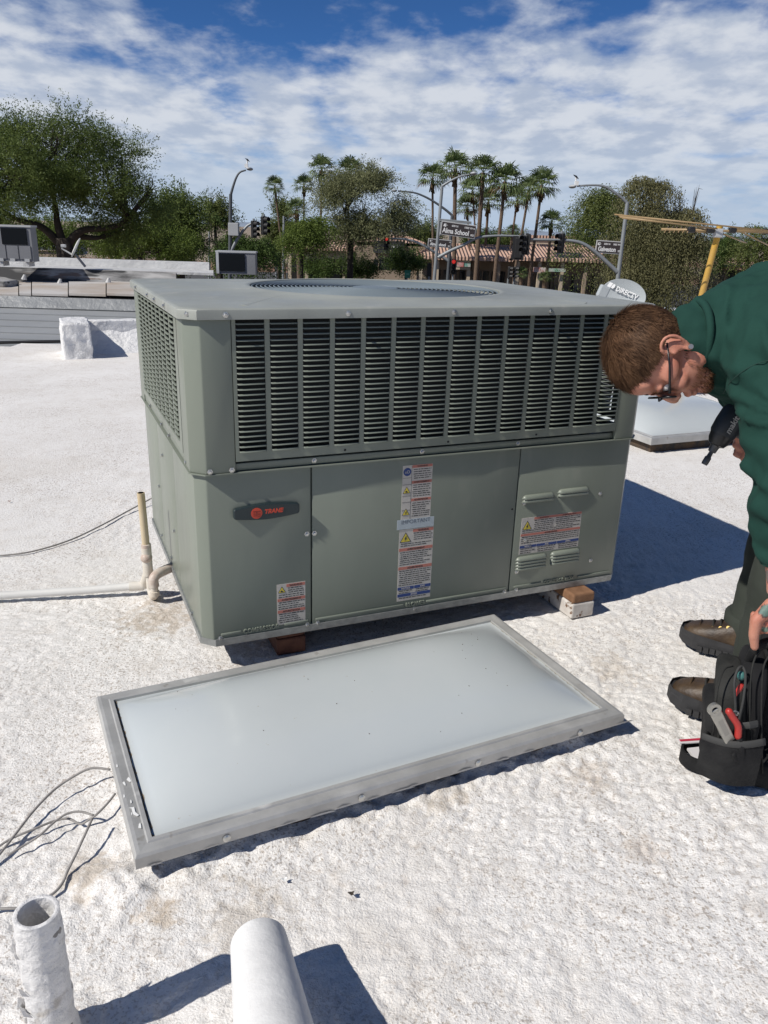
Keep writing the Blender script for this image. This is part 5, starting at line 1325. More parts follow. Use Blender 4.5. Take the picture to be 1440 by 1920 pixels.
# big pole with the street name sign
t, b = pole('street_light', 'grey street light leaning up to the right with the large name sign', 36, [(815, 515), (829, 348)], .085, .065, [(829, 349), (840, 342), (853, 335), (866, 330), (880, 327)], .05, sensor=False)
mast(t, b, 36, [(821, 483), (845, 470), (870, 459), (893, 447), (915, 443), (945, 442), (985, 443.5)], .085)
def street_sign(cx, cy, wpx, hpx, Y, label_, words, tilt, small=True, posts=None):
    k = pxm(Y); w, h = wpx*k, hpx*k; c = at(cx, cy, Y)
    t = empty('street_name_sign', c, 0, label_, 'street sign', 'street name signs')
    Mx = Matrix.Rotation(R_(tilt), 3, 'Y')
    MB().box((0, 0, 0), (w, .05, h), Mx).build('border', SIGNE, t); MB().box((0, -.014, 0), (w-.07, .05, h-.07), Mx).build('face', SIGN, t)
    M4 = Mx.to_4x4() @ Matrix(((1, 0, 0, 0), (0, 0, -1, -.041), (0, 1, 0, 0), (0, 0, 0, 1)))
    if words:
        main, sub, l, r = words
        text('lettering', main, h*.50, WHT, t, M4 @ Matrix.Translation((-w*.06, -h*.33, 0)), depth=.004, align='CENTER', bold=.008, squash=.82 if len(main) > 9 else .72)
        text('lettering', sub, h*.20, WHT, t, M4 @ Matrix.Translation((w*.37, -h*.33, 0)), depth=.004, bold=.003)
        text('block_number', l, h*.20, WHT, t, M4 @ Matrix.Translation((-w*.20, h*.17, 0)), depth=.004, bold=.002); text('block_number', r, h*.20, WHT, t, M4 @ Matrix.Translation((w*.16, h*.17, 0)), depth=.004, bold=.002)
        sq = MB(); sq.prism([(-.07, -.05), (.03, -.07), (.08, .0), (.04, .06), (-.05, .05)], 0, .004, lambda x, y, z: M4 @ Vector((-w*.39+x*h/.5*.9, h*.22+y*h/.5*.9, z))); sq.build('city_emblem', WHT, t)
        ar = MB()
        for sx in (-.33, .42): ar.prism([(-.02, .025), (.04, .025), (.04, .045), (.08, .015), (.04, -.015), (.04, .005), (-.02, .005)], 0, .004, lambda x, y, z: M4 @ Vector((w*sx+x*(1 if sx > 0 else -1), h*.20+y, z)))
        ar.build('arrows', WHT, t, kind='stuff')
    return t
s_ = street_sign(859, 431, 60, 22, 35.8, 'large dark street name sign reading Alma School', ('Alma School', 'RD', '600 N', '1000 W'), 6)
k = pxm(35.8); c0 = at(859, 431, 35.8)
for zz in (.36, .30): MB().tube([at(824, 413.5-(zz-.36)*-40, 35.85)-c0, at(884, 419-(zz-.36)*-40, 35.85)-c0], .03, 8).build('bracket_rail', STEEL, s_)
for xx in (826.5, 829): MB().tube([at(xx, 416, 35.85)-c0, at(xx-2, 442, 35.85)-c0], .025, 8).build('bracket_post', STEEL, s_)
street_sign(824, 456, 40, 13, 46, 'smaller dark street name sign seen behind the pole', ('Alma School', 'RD', '', ''), 3)
s_ = street_sign(1141, 463.5, 44, 21, 34, 'brown street name sign reading Galveston', ('Galveston', 'ST', '600 N', '900 W'), 2)
t, b = pole('street_light', 'farther street light reaching left over the mesquite', 47, [(840, 515), (848, 404)], .11, .09, [(848, 404), (835, 393), (815, 379), (795, 368), (775, 361), (746, 358)], .065, m=STEELD)
mast(t, b, 47, [(842, 490), (830, 482), (810, 470), (790, 458), (772, 451), (752, 448), (722, 447)], .10)
signal(724, 456, 22, 47, 'red lit signal hanging before the dark fascia', lit=0, yaw=R_(15))
signal(850, 500, 26, 47, 'red lit signal on a post under the street name sign', lit=0, to_ground=True)
signal(805, 506, 22, 50, 'dark signal on a post left of the name sign pole', to_ground=True, yaw=R_(180)); signal(955, 511, 20, 52, 'dark signal low between palm trunks', to_ground=True, yaw=R_(60)); signal(966, 511, 20, 52, 'dark signal low right of its twin between palm trunks', to_ground=True, yaw=R_(60))
# right pole with Galveston sign
t, b = pole('street_light', 'grey street light at right carrying the brown name sign', 34, [(1157, 532), (1176.5, 379)], .105, .075, [(1176, 381), (1166, 371), (1150, 359), (1137, 351), (1122, 347.5), (1100, 347.5), (1082, 349)], .055, sensor=True)
mast(t, b, 34, [(1157, 510), (1135, 489), (1112, 469), (1093, 457), (1075, 452), (1045, 450), (990, 449)], .10)
signal(1052, 456, 32, 34, 'traffic signal on the right mast arm nearest the curve', yaw=R_(-55)); signal(984, 458, 30, 34, 'traffic signal at the far end of the right mast arm', yaw=R_(-40), plate=True)
signal(972, 465, 34, 35.5, 'black backplate of the signal on the name sign arm', plate=True, yaw=R_(170))
gp = at(764, 514, 50); t = empty('green_sign', (gp.x, 50, GZ), 0, 'small green road sign on a post before the plaza', 'sign')
MB().box((0, 0, gp.z-GZ), (.36, .03, .46)).build('face', mat('sign_green', (.02, .24, .16), .5), t); MB().tube([(0, .04, 0), (0, .04, gp.z-GZ+.2)], .03, 6).build('post', STEEL, t)
MB().box((0, -.02, gp.z-GZ), (.22, .01, .10)).build('legend', mat('sign_green_pale', (.12, .38, .28), .5), t)

# ------------------------------------------------------------------ parked cars under the weeping tree
CARW = mat('white_car_paint', (.72, .72, .72), .25, coat=.6); CARD = mat('dark_car_paint', (.06, .065, .075), .25, coat=.6); TYRE = mat('tyre', (.015, .015, .015), .8); CHR = mat('silver_rim', (.5, .5, .5), .3, .8)
def car(px_, Y, yaw, paint, label_):
    p = at(px_, 540, Y); t = empty('parked_car', (p.x, Y, GZ), yaw, label_, 'car', 'cars parked at the plaza')
    prof = [(-2.2, .35), (2.2, .35), (2.28, .75), (2.1, .98), (1.15, 1.08), (.55, 1.62), (-1.6, 1.68), (-2.1, 1.1), (-2.25, .8)]
    o = MB().prism(prof, -.9, .9, lambda x, y, z: Vector((x, z, y))).build('body', paint, t); bv = o.modifiers.new('b', 'BEVEL'); bv.width = .09; bv.segments = 3
    for sy in (-.905, .905):
        for poly in ([(1.0, 1.1), (.5, 1.55), (-.25, 1.58), (-.25, 1.1)], [(-.33, 1.1), (-.33, 1.58), (-1.15, 1.6), (-1.15, 1.1)], [(-1.22, 1.1), (-1.22, 1.6), (-1.6, 1.6), (-1.95, 1.12)]):
            MB().prism(poly, sy-.012, sy+.012, lambda x, y, z: Vector((x, z, y))).build('side_window', GLASS, t)
    for x in (-1.4, 1.4):
        for y in (-.85, .85):
            w_ = empty('wheel', (x, y, .36)); w_.parent = t
            Mr = Matrix.Rotation(R_(90), 3, 'X')
            MB().lathe([(.22, -.12), (.34, -.12), (.36, -.06), (.36, .06), (.34, .12), (.22, .12)], seg=20, M=Mr).build('tyre', TYRE, w_, smooth=40); MB().lathe([(.001, -.125), (.10, -.125), (.22, -.1), (.22, .1), (.001, .125)], seg=20, M=Mr).build('rim', CHR, w_)
    MB().prism([(1.16, 1.1), (.60, 1.58), (.56, 1.58), (1.10, 1.1)], -.8, .8, lambda x, y, z: Vector((x+.03, z, y))).build('windscreen', GLASS, t)
    for y in (-.7, .7):
        MB().box((2.2, y, .82), (.12, .3, .16), bev=.03).build('headlight', WHT, t); MB().box((-2.18, y, .95), (.1, .22, .3), bev=.03).build('tail_light', mat('red_lens', (.35, .02, .02), .3), t)
car(1235, 58, R_(172), CARW, 'white parked car behind the grey oval dish'); car(1315, 60, R_(170), CARW, 'white parked car right of the weeping tree trunk'); car(1100, 62, R_(8), CARD, 'dark parked car before the plaza arcade')

# ------------------------------------------------------------------ the man bending beside the unit
B = 1.14                                     # body size in scene units
def atd(px, py, dist):
    d = ray(px, py); return Vector((0, 0, CAM_H)) + d*(dist/d.length)
SKIN = mat('sunned_skin', (.50, .235, .16), .5, c2=(.44, .17, .115), vscale=14, bump=.0008, bscale=160)
GREEN = mat('dark_green_fleece', (.0125, .048, .037), .9, var=.16, vscale=6, spec=.2, bump=.0006, bscale=300)
PANT = mat('olive_grey_trouser', (.040, .046, .038), .85, var=.2, vscale=7, spec=.2, bump=.0005, bscale=320)
HAIRM = leafmat('red_brown_hair', (.055, .027, .014), (.21, .115, .062), 30)
HAIRD = mat('dark_brown_scalp_hair', (.050, .026, .015), .7)
BEARD = leafmat('ginger_beard', (.10, .042, .020), (.25, .12, .06), 40)
LEATH = mat('worn_brown_leather', (.030, .019, .012), .5, c2=(.080, .050, .026), vscale=14, bump=.002, bscale=90)
SOLE = mat('black_rubber_sole', (.030, .030, .032), .75, var=.3, vscale=30); BRASS = mat('brass_eyelet', (.55, .40, .14), .35, .8)
LACE = mat('black_lace', (.02, .018, .016), .8); SPEC = mat('black_spectacles', (.012, .012, .014), .35); LENS = mat('dark_spectacle_lens', (.02, .02, .022), .08)

def remeshed(mb, name, voxel, smooth_it=4, keep=None):
    me = mb.mesh(name); bm = bmesh.new(); bm.from_mesh(me); bmesh.ops.recalc_face_normals(bm, faces=bm.faces[:]); bm.to_mesh(me); bm.free()
    o = bpy.data.objects.new('tmp', me); col.objects.link(o)
    m1 = o.modifiers.new('r', 'REMESH'); m1.mode = 'VOXEL'; m1.voxel_size = voxel; m1.adaptivity = 0
    m2 = o.modifiers.new('s', 'SMOOTH'); m2.factor = .5; m2.iterations = smooth_it
    dg = bpy.context.evaluated_depsgraph_get(); dg.update()
    out = bpy.data.meshes.new_from_object(o.evaluated_get(dg)); out.name = name
    bpy.data.objects.remove(o); out.materials.clear()
    return out
def sweep(mb, P, rad, seg=14, ell=None, up=None, n=5):
    P2 = smoothpath(P, n); m_ = len(P2); k = len(P)-1
    def itp(arr, t):
        i = min(int(t), k-1); f = t-i; a, b = arr[i], arr[i+1]
        f = f*f*(3-2*f)
        return a+(b-a)*f if not isinstance(a, tuple) else tuple(x+(y-x)*f for x, y in zip(a, b))
    rr = [itp(rad, i/n) for i in range(m_)]; ee = [itp(ell, i/n) for i in range(m_)] if ell else None
    mb.tube(P2, rr, seg, True, ee, up)
    mb.ellipsoid(P2[0], (rr[0]*.98,)*3 if not ee else (rr[0]*min(ee[0])*.9,)*3, None, 10, 6); mb.ellipsoid(P2[-1], (rr[-1]*.98,)*3 if not ee else (rr[-1]*min(ee[-1])*.9,)*3, None, 10, 6)

# joints ------------------------------------------------------------
HEADC = atd(1236, 664, 2.14); HB = 1.14*.93
h_up = (-_r*1.0 - _u*.03).normalized()
h_fw = (-_u + _r*.10); h_fw = (h_fw - h_up*h_fw.dot(h_up)).normalized()
h_rt = h_fw.cross(h_up).normalized()
# turn the head a few degrees so that a little of its back shows
q_ = Quaternion(h_up, R_(-7)); h_fw = q_ @ h_fw; h_rt = q_ @ h_rt
HM = Matrix(((h_rt.x, h_fw.x, h_up.x), (h_rt.y, h_fw.y, h_up.y), (h_rt.z, h_fw.z, h_up.z)))
hd = lambda x, y, z: HEADC + HM @ (Vector((x, y, z))*HB)
neck0 = hd(0, -.030, -.05); neckb = atd(1326, 636, 2.19)
chest = neckb + Vector((.19, .05, .012)); waist = chest + Vector((.31, .05, .035)); pelv = waist + Vector((.19, .02, -.01))
shL = chest + Vector((-.045, -.195, -.035)); shR = chest + Vector((-.035, .215, -.06))
elL = at(1478, 880, 1.74); wrL = at(1471, 1112, 1.70)
elR = at(1500, 800, 2.36); wrR = at(1466, 846, 2.17)
ankL = Vector((1.085, 1.985, .11)); ankR = Vector((1.245, 2.365, .11))
hipL = pelv + Vector((.02, -.115, -.06)); hipR = pelv + Vector((.02, .115, -.06))
knL = at(1500, 1040, 2.02); knR = at(1478, 985, 2.38)
root_p = Vector((1.2, 2.2, 0))
man = empty('person', root_p, 0, 'man in dark green sweatshirt bending over with a cordless driver beside the unit', 'person')
LP = lambda p: Vector(p)-root_p

def hand(mb, wrist, along, back, thumb_side, curl, spread=.0, fr=.0088):
    """palm and five fingers; along = wrist to knuckles, back = back of the hand normal, curl list per finger (radians per joint)"""
    along = along.normalized(); back = (back-along*back.dot(along)).normalized(); side = along.cross(back)*thumb_side   # towards the thumb
    s = B
    kn = wrist+along*.088*s
    mb.tube([wrist-along*.02*s, wrist+along*.02*s, wrist+along*.055*s, kn+along*.004*s], [.027*s, .031*s, .036*s, .035*s], 14, True, [(.72, 1.0), (.55, 1.0), (.42, 1.08), (.34, 1.10)], up=back)
    lens = [(.041, .025, .020), (.046, .029, .022), (.042, .027, .021), (.033, .020, .018)]
    for i in range(4):
        off = (.030-.020*i)*s; b0 = kn + side*off - along*.012*s + back*.002*s
        d = (along + side*(.10-.07*i)*(1+spread)).normalized(); pts = [b0]; a = .0
        ax = d.cross(back).normalized(); cur = d.copy()
        for j, l in enumerate(lens[i]):
            a = curl[i]*(1 if j else .8); cur = Quaternion(ax, -a) @ cur; pts.append(pts[-1]+cur*l*s)
        r = fr*s*(1, 1.04, 1, .88)[i]
        mb.tube(pts, [r*1.12, r*1.02, r*.95, r*.80], 10); mb.ellipsoid(pts[-1], (r*.80,)*3, None, 10, 6)
        for q in pts[1:-1]: mb.ellipsoid(q, (r*1.02,)*3, None, 10, 6)
    t0 = wrist + along*.020*s + side*.024*s + back*.000*s
    tp = [t0, t0+(along*.70+side*.62).normalized()*.048*s]
    tp.append(tp[-1]+(along*1.0+side*.06).normalized()*.036*s); tp.append(tp[-1]+(along*1.0-side*.14).normalized()*.030*s)
    mb.tube(tp, [.0145*s, .0128*s, .0112*s, .0088*s], 10); mb.ellipsoid(tp[-1], (.0088*s,)*3, None, 10, 6)
    return tp, kn

def skin_body():
    mb = MB(); s = B
    # head
    E = lambda c, r: mb.ellipsoid(LP(hd(*c)), tuple(x*HB for x in r), HM, 20, 14)
    E((0, -.014, .034), (.0755, .098, .092)); E((0, .012, .012), (.070, .080, .080)); E((0, .030, -.050), (.058, .062, .068)); E((0, .012, -.060), (.062, .050, .050))
    E((0, .074, -.103), (.026, .021, .020)); E((0, .050, -.098), (.042, .034, .020)); E((0, .080, .012), (.050, .018, .015)); E((0, .070, .045), (.055, .026, .035))
    for sx in (-1, 1):
        E((sx*.036, .066, -.034), (.026, .024, .022)); E((sx*.060, .040, -.005), (.014, .032, .022)); E((sx*.057, .005, -.072), (.012, .030, .026))
        # ear with rim, hollow and lobe
        E((sx*.074, -.014, -.010), (.006, .017, .028)); E((sx*.080, -.008, -.040), (.0055, .0085, .010)); E((sx*.077, .003, -.008), (.0055, .005, .008))
        mb.tube(smoothpath([LP(hd(sx*.076, .004, .006)), LP(hd(sx*.081, .000, .020)), LP(hd(sx*.086, -.014, .026)), LP(hd(sx*.090, -.029, .018)), LP(hd(sx*.091, -.034, .000)), LP(hd(sx*.088, -.027, -.020)), LP(hd(sx*.083, -.015, -.036))], 4), .0042*s, 8)
        E((sx*.011, .100, -.044), (.007, .009, .0065))
    mb.tube([LP(hd(0, .086, .004)), LP(hd(0, .098, -.012)), LP(hd(0, .106, -.030)), LP(hd(0, .108, -.040))], [.009*s, .009*s, .010*s, .010*s], 12)
    E((0, .107, -.040), (.0095, .0105, .009)); E((0, .094, -.070), (.022, .010, .0070)); E((0, .091, -.083), (.020, .010, .0070))
    # neck, trunk, limbs under the clothes
    sweep(mb, [LP(neck0), LP(neck0.lerp(neckb, .5)), LP(neckb)], [.057*s, .056*s, .066*s])
    sweep(mb, [LP(neckb), LP(chest), LP(waist), LP(pelv)], [.07*s, .10*s, .095*s, .10*s])
    sweep(mb, [LP(neckb.lerp(shL, .3)), LP(shL), LP(elL), LP(elL.lerp(wrL, .35)), LP(wrL)], [.05*s, .048*s, .045*s, .050*s, .036*s], ell=[(1, 1), (1, 1), (1, 1), (1, 1), (.8, 1.08)])
    sweep(mb, [LP(neckb.lerp(shR, .3)), LP(shR), LP(elR), LP(elR.lerp(wrR, .35)), LP(wrR)], [.05*s, .048*s, .042*s, .042*s, .028*s])
    for hip, kn, an, toe in ((hipL, knL, ankL, Vector((-.5, .30, 0))), (hipR, knR, ankR, Vector((-.5, .30, 0)))):
        sweep(mb, [LP(pelv), LP(hip), LP(kn), LP(an)], [.09*s, .085*s, .055*s, .042*s]); sweep(mb, [LP(an), LP(an+Vector((-.06, .04, -.05)))], [.04*s, .03*s])
    # hands
    al = (at(1462, 1200, 1.705)-wrL); 
    tipsL, knL_ = hand(mb, LP(wrL), al, Vector((.05, -1, .25)), 1.0, (1.05, 1.1, 1.1, 1.1))
    hand(mb, LP(wrR), (at(1425, 842, 2.17)-wrR), Vector((.3, -.9, -.25)), 1.0, (1.0, 1.05, 1.1, 1.1))
    me = remeshed(mb, 'body', .0042, 3)
    # tattoos on the near forearm and the back of the hand
    ca = me.color_attributes.new('ink', 'FLOAT_COLOR', 'POINT')
    co = np.zeros(len(me.vertices)*3, dtype=np.float32); me.vertices.foreach_get('co', co); co = co.reshape(-1, 3)
    colr = np.zeros((len(co), 4), dtype=np.float32)
    def patch(c, r, rgb, seed):
        d = np.linalg.norm(co-np.array(LP(c)), axis=1)
        idx = np.where(d < r)[0]
        for i in idx:
            p = Vector(co[i]); n = mnoise.noise(p*70+Vector((seed, 0, 0)))
            edge = d[i]/r + n*.35
            if edge < .72: colr[i] = (*rgb, 1)
            elif edge < .90: colr[i] = (.02, .03, .035, 1)
    # printed where the skin faces the viewer's side of the arm: measured along the limb from the wrist
    for px_, py_, rr_, rgb, sd_ in ((1434, 1150, 15, (.05, .17, .15), 21), (1437, 1171, 9, (.40, .10, .07), 22), (1432, 1186, 10, (.05, .17, .14), 23), (1434, 1046, 14, (.22, .05, .09), 24), (1435, 1080, 15, (.10, .12, .11), 25), (1450, 1120, 12, (.05, .14, .16), 26)):
        d0 = ray(px_, py_); best = None
        for i in range(len(co)):
            pw = co[i]
            if pw[1]+root_p.y > 1.80 or pw[2] > .75 or pw[2] < .2: continue
            v_ = Vector((pw[0]+root_p.x, pw[1]+root_p.y, pw[2]-CAM_H)); tt = v_.dot(d0)/d0.length_squared; e_ = (v_-d0*tt).length
            if e_ < .006 and (best is None or tt < best[0]): best = (tt, Vector((pw[0], pw[1], pw[2])))
        if best: patch(best[1]+root_p, rr_*.00122, rgb, sd_)
    for c, r, rgb, sd_ in ((at(1436, 1152, 1.655), .030, (.05, .17, .15), 11), (at(1438, 1172, 1.65), .020, (.40, .10, .07), 12), (at(1440, 1190, 1.65), .022, (.05, .17, .14), 13), (at(1436, 1052, 1.66), .026, (.22, .05, .09), 14), (at(1438, 1085, 1.66), .030, (.12, .13, .11), 15), (wrL+Vector((-.006, -.035, -.035)), .034, (.05, .17, .15), 1), (wrL+Vector((.004, -.04, -.07)), .026, (.36, .09, .06), 2), (wrL+Vector((-.01, -.03, -.10)), .022, (.05, .17, .14), 3),
                           (elL.lerp(wrL, .62)+Vector((0, -.04, 0)), .036, (.20, .05, .09), 4), (elL.lerp(wrL, .78)+Vector((.01, -.035, 0)), .03, (.11, .12, .10), 5), (elL.lerp(wrL, .48)+Vector((0, -.045, 0)), .04, (.03, .10, .11), 6)):
        patch(c, r, rgb, sd_)
    ca.data.foreach_set('color', colr.ravel())
    m = SKIN; nt = m.node_tree; N = nt.nodes; L = nt.links; b = N['Principled BSDF']
    at_ = N.new('ShaderNodeAttribute'); at_.attribute_name = 'ink'; mx = N.new('ShaderNodeMix'); mx.data_type = 'RGBA'
    src = b.inputs['Base Color'].links[0].from_socket; ml = N.new('ShaderNodeMath'); ml.operation = 'MULTIPLY'; L.new(at_.outputs['Alpha'], ml.inputs[0]); ml.inputs[1].default_value = .85
    L.new(ml.outputs[0], mx.inputs[0]); L.new(src, mx.inputs[6]); L.new(at_.outputs['Color'], mx.inputs[7]); L.new(mx.outputs[2], b.inputs['Base Color'])
    b.inputs['Subsurface Weight'].default_value = .12; b.inputs['Subsurface Radius'].default_value = (.01, .004, .002)
    return link('body', me, SKIN, man, True), tipsL
body_o, tipsL = skin_body()

# hair and beard
def strands(name, pts, m, width, seed, parent):
    rg = random.Random(seed); V = []; F = []
    for (p, d, n, l) in pts:
        w = d.cross(n).normalized()*width
        a, b_, c = p, p+d*l*.5+n*l*.10, p+d*l+n*l*.05
        i = len(V); V += [tuple(a-w), tuple(a+w), tuple(b_+w*.8), tuple(b_-w*.8), tuple(c)]; F += [(i, i+1, i+2, i+3), (i+3, i+2, i+4)]
    mb = MB(); mb.v = V; mb.f = F
    return mb.build(name, m, parent, fix=False)
def hair():
    rg = random.Random(21); c0 = Vector((0, -.014, .034)); rr = Vector((.0785, .1008, .0950)); whorl = Vector((.02, -.075, .100))
    def inside(p):      # hair region in head coordinates
        fl = .050 + .018*math.cos(p.x*40)           # front hairline height
        if p.y > .030 and p.z < fl + max(0, (p.y-.03))*.45: return False
        if abs(p.x) > .05 and p.y > -.002 and p.z < .012 + max(0, p.y)*1.0: return False
        if p.y <= -.002 and p.z < -.052 + max(0, p.y+.055)*1.3: return False
        return True
    cap = MB(); n1, n2 = 56, 40; idx = {}
    for j in range(n2+1):
        for i in range(n1):
            th = math.pi*j/n2; ph = 2*math.pi*i/n1
            v = Vector((math.sin(th)*math.cos(ph), math.sin(th)*math.sin(ph), math.cos(th)))
            p = c0 + Vector((v.x*rr.x, v.y*rr.y, v.z*rr.z))*.985
            idx[(i, j)] = len(cap.v); cap.v.append(tuple(LP(hd(*p))))
    for j in range(n2):
        for i in range(n1):
            th = math.pi*(j+.5)/n2; ph = 2*math.pi*(i+.5)/n1
            p = c0 + Vector((math.sin(th)*math.cos(ph)*rr.x, math.sin(th)*math.sin(ph)*rr.y, math.cos(th)*rr.z))
            if inside(p): cap.f.append((idx[(i, j)], idx[((i+1) % n1, j)], idx[((i+1) % n1, j+1)], idx[(i, j+1)]))
    cap.build('hair_cap', HAIRD, man, smooth=True, fix=False)
    pts = []
    while len(pts) < 20000:
        v = Vector((rg.gauss(0, 1), rg.gauss(0, 1), rg.gauss(0, 1))).normalized()
        p = c0 + Vector((v.x*rr.x, v.y*rr.y, v.z*rr.z))*rg.uniform(.97, 1.0)
        if not inside(p): continue
        n = Vector((v.x/rr.x, v.y/rr.y, v.z/rr.z)).normalized()
        d = (p-whorl); d = d - n*d.dot(n)
        if d.length < 1e-4: continue
        d.normalize(); d = (d + d.cross(n)*.5*math.exp(-(p-whorl).length/.04) + Vector((rg.gauss(0, .16), rg.gauss(0, .16), rg.gauss(0, .16))) + Vector((mnoise.noise(p*38), mnoise.noise(p*38+Vector((5, 0, 0))), mnoise.noise(p*38+Vector((0, 7, 0)))))*.75)
        if p.y > .0 and p.z > .07: d += Vector((0, .6, .25))*(p.y/.09)
        d = (d - n*d.dot(n)).normalized(); d = (d + n*rg.uniform(.03, .19)).normalized()
        top = max(0, min(1, (p.z-.02)/.08)); l = (.0065 + .029*top)*rg.uniform(.55, 1.3)
        pts.append((LP(hd(*p)), HM @ d, HM @ n, l*B))
    strands('hair', pts, HAIRM, .00075*B, 1, man)
    pts = []
    while len(pts) < 1500:
        x = rg.uniform(-.066, .066); z = rg.uniform(-.122, -.03); y = rg.uniform(-.01, .10)
        # jaw band: surface of the jaw ellipsoids
        v = Vector((rg.gauss(0, 1), rg.gauss(0, 1), rg.gauss(0, 1))).normalized()
        k = rg.random()
        if k < .55: c, r = Vector((0, .030, -.050)), Vector((.058, .062, .068))
        elif k < .8: c, r = Vector((0, .050, -.098)), Vector((.042, .034, .020))
        else: c, r = Vector((0, .074, -.103)), Vector((.026, .021, .020))
        p = c + Vector((v.x*r.x, v.y*r.y, v.z*r.z))*1.03
        if p.z > -.055 + (.02 if p.y < .03 else -.005) or (abs(p.x) < .024 and p.y > .08 and p.z > -.092): continue
        if p.y < -.01: continue
        n = v; d = (Vector((v.x*.3, .35, -1)) + Vector((rg.gauss(0, .3), rg.gauss(0, .3), rg.gauss(0, .3)))); d = (d - n*d.dot(n)).normalized(); d = (d+n*.45).normalized()
        pts.append((LP(hd(*p)), HM @ d, HM @ n, .010*B*rg.uniform(.6, 1.3)))
    strands('beard', pts, BEARD, .0006*B, 2, man)
    pts = []; sides = []
    for _ in range(300):
        sx = rg.choice((-1, 1)); sides.append(sx); x = rg.uniform(.014, .05); p = Vector((sx*x, .094-.25*(x-.02)**1.0*.6, .020+rg.uniform(-.003, .004)))
        pts.append((LP(hd(*p)), HM @ Vector((sx*.9, .1, .3)).normalized(), HM @ Vector((0, 1, 0)), .008*B))
    for sgn in (-1, 1): strands('eyebrow', [p_ for p_, s2_ in zip(pts, sides) if s2_ == sgn], HAIRM, .0006*B, 3, man)
hair()
# spectacles
g = MB()
for sx in (-1, 1):
    g.tube([LP(hd(sx*.078, -.020, .010)), LP(hd(sx*.080, .030, .004)), LP(hd(sx*.070, .094, -.001))], [.0018*B, .0022*B, .0030*B], 8)
    ring = [LP(hd(sx*.036+.027*math.cos(a), .103-.10*abs(sx*.036+.027*math.cos(a))**1.5, -.008+.018*math.sin(a))) for a in [2*math.pi*i/20 for i in range(21)]]
    g.tube(ring, .0019*B, 6, caps=False)
g.tube([LP(hd(-.010, .106, -.004)), LP(hd(0, .110, -.001)), LP(hd(.010, .106, -.004))], .0024*B, 6)
sp = g.build('spectacles', SPEC, man, smooth=True)
for sx in (-1, 1):
    MB().lathe([(.001, .001), (.026*B, 0)], LP(hd(sx*.036, .099, -.008)), 20, HM @ Matrix.Rotation(R_(-90), 3, 'X')).build('lens', LENS, sp)
MB().lathe([(.0028, -.002), (.0062, -.002), (.0066, .001), (.0058, .003), (.0028, .003)], LP(hd(-.0865, -.009, -.041)), 14, frame_of(-h_rt)).build('earring', mat('dull_silver_earring', (.45, .42, .40), .3, .7), man, smooth=50)
# eyes
for sx in (-1, 1):
    e = MB(); e.ellipsoid(LP(hd(sx*.031, .0765, -.006)), (.0115*B,)*3); eo = e.build('eye', mat('eye_white', (.7, .66, .62), .2), man, smooth=True)
    MB().ellipsoid(LP(hd(sx*.031, .0865, -.007)), (.006*B, .003*B, .006*B), HM).build('iris', mat('iris_brown', (.05, .03, .02), .15), eo, smooth=True)

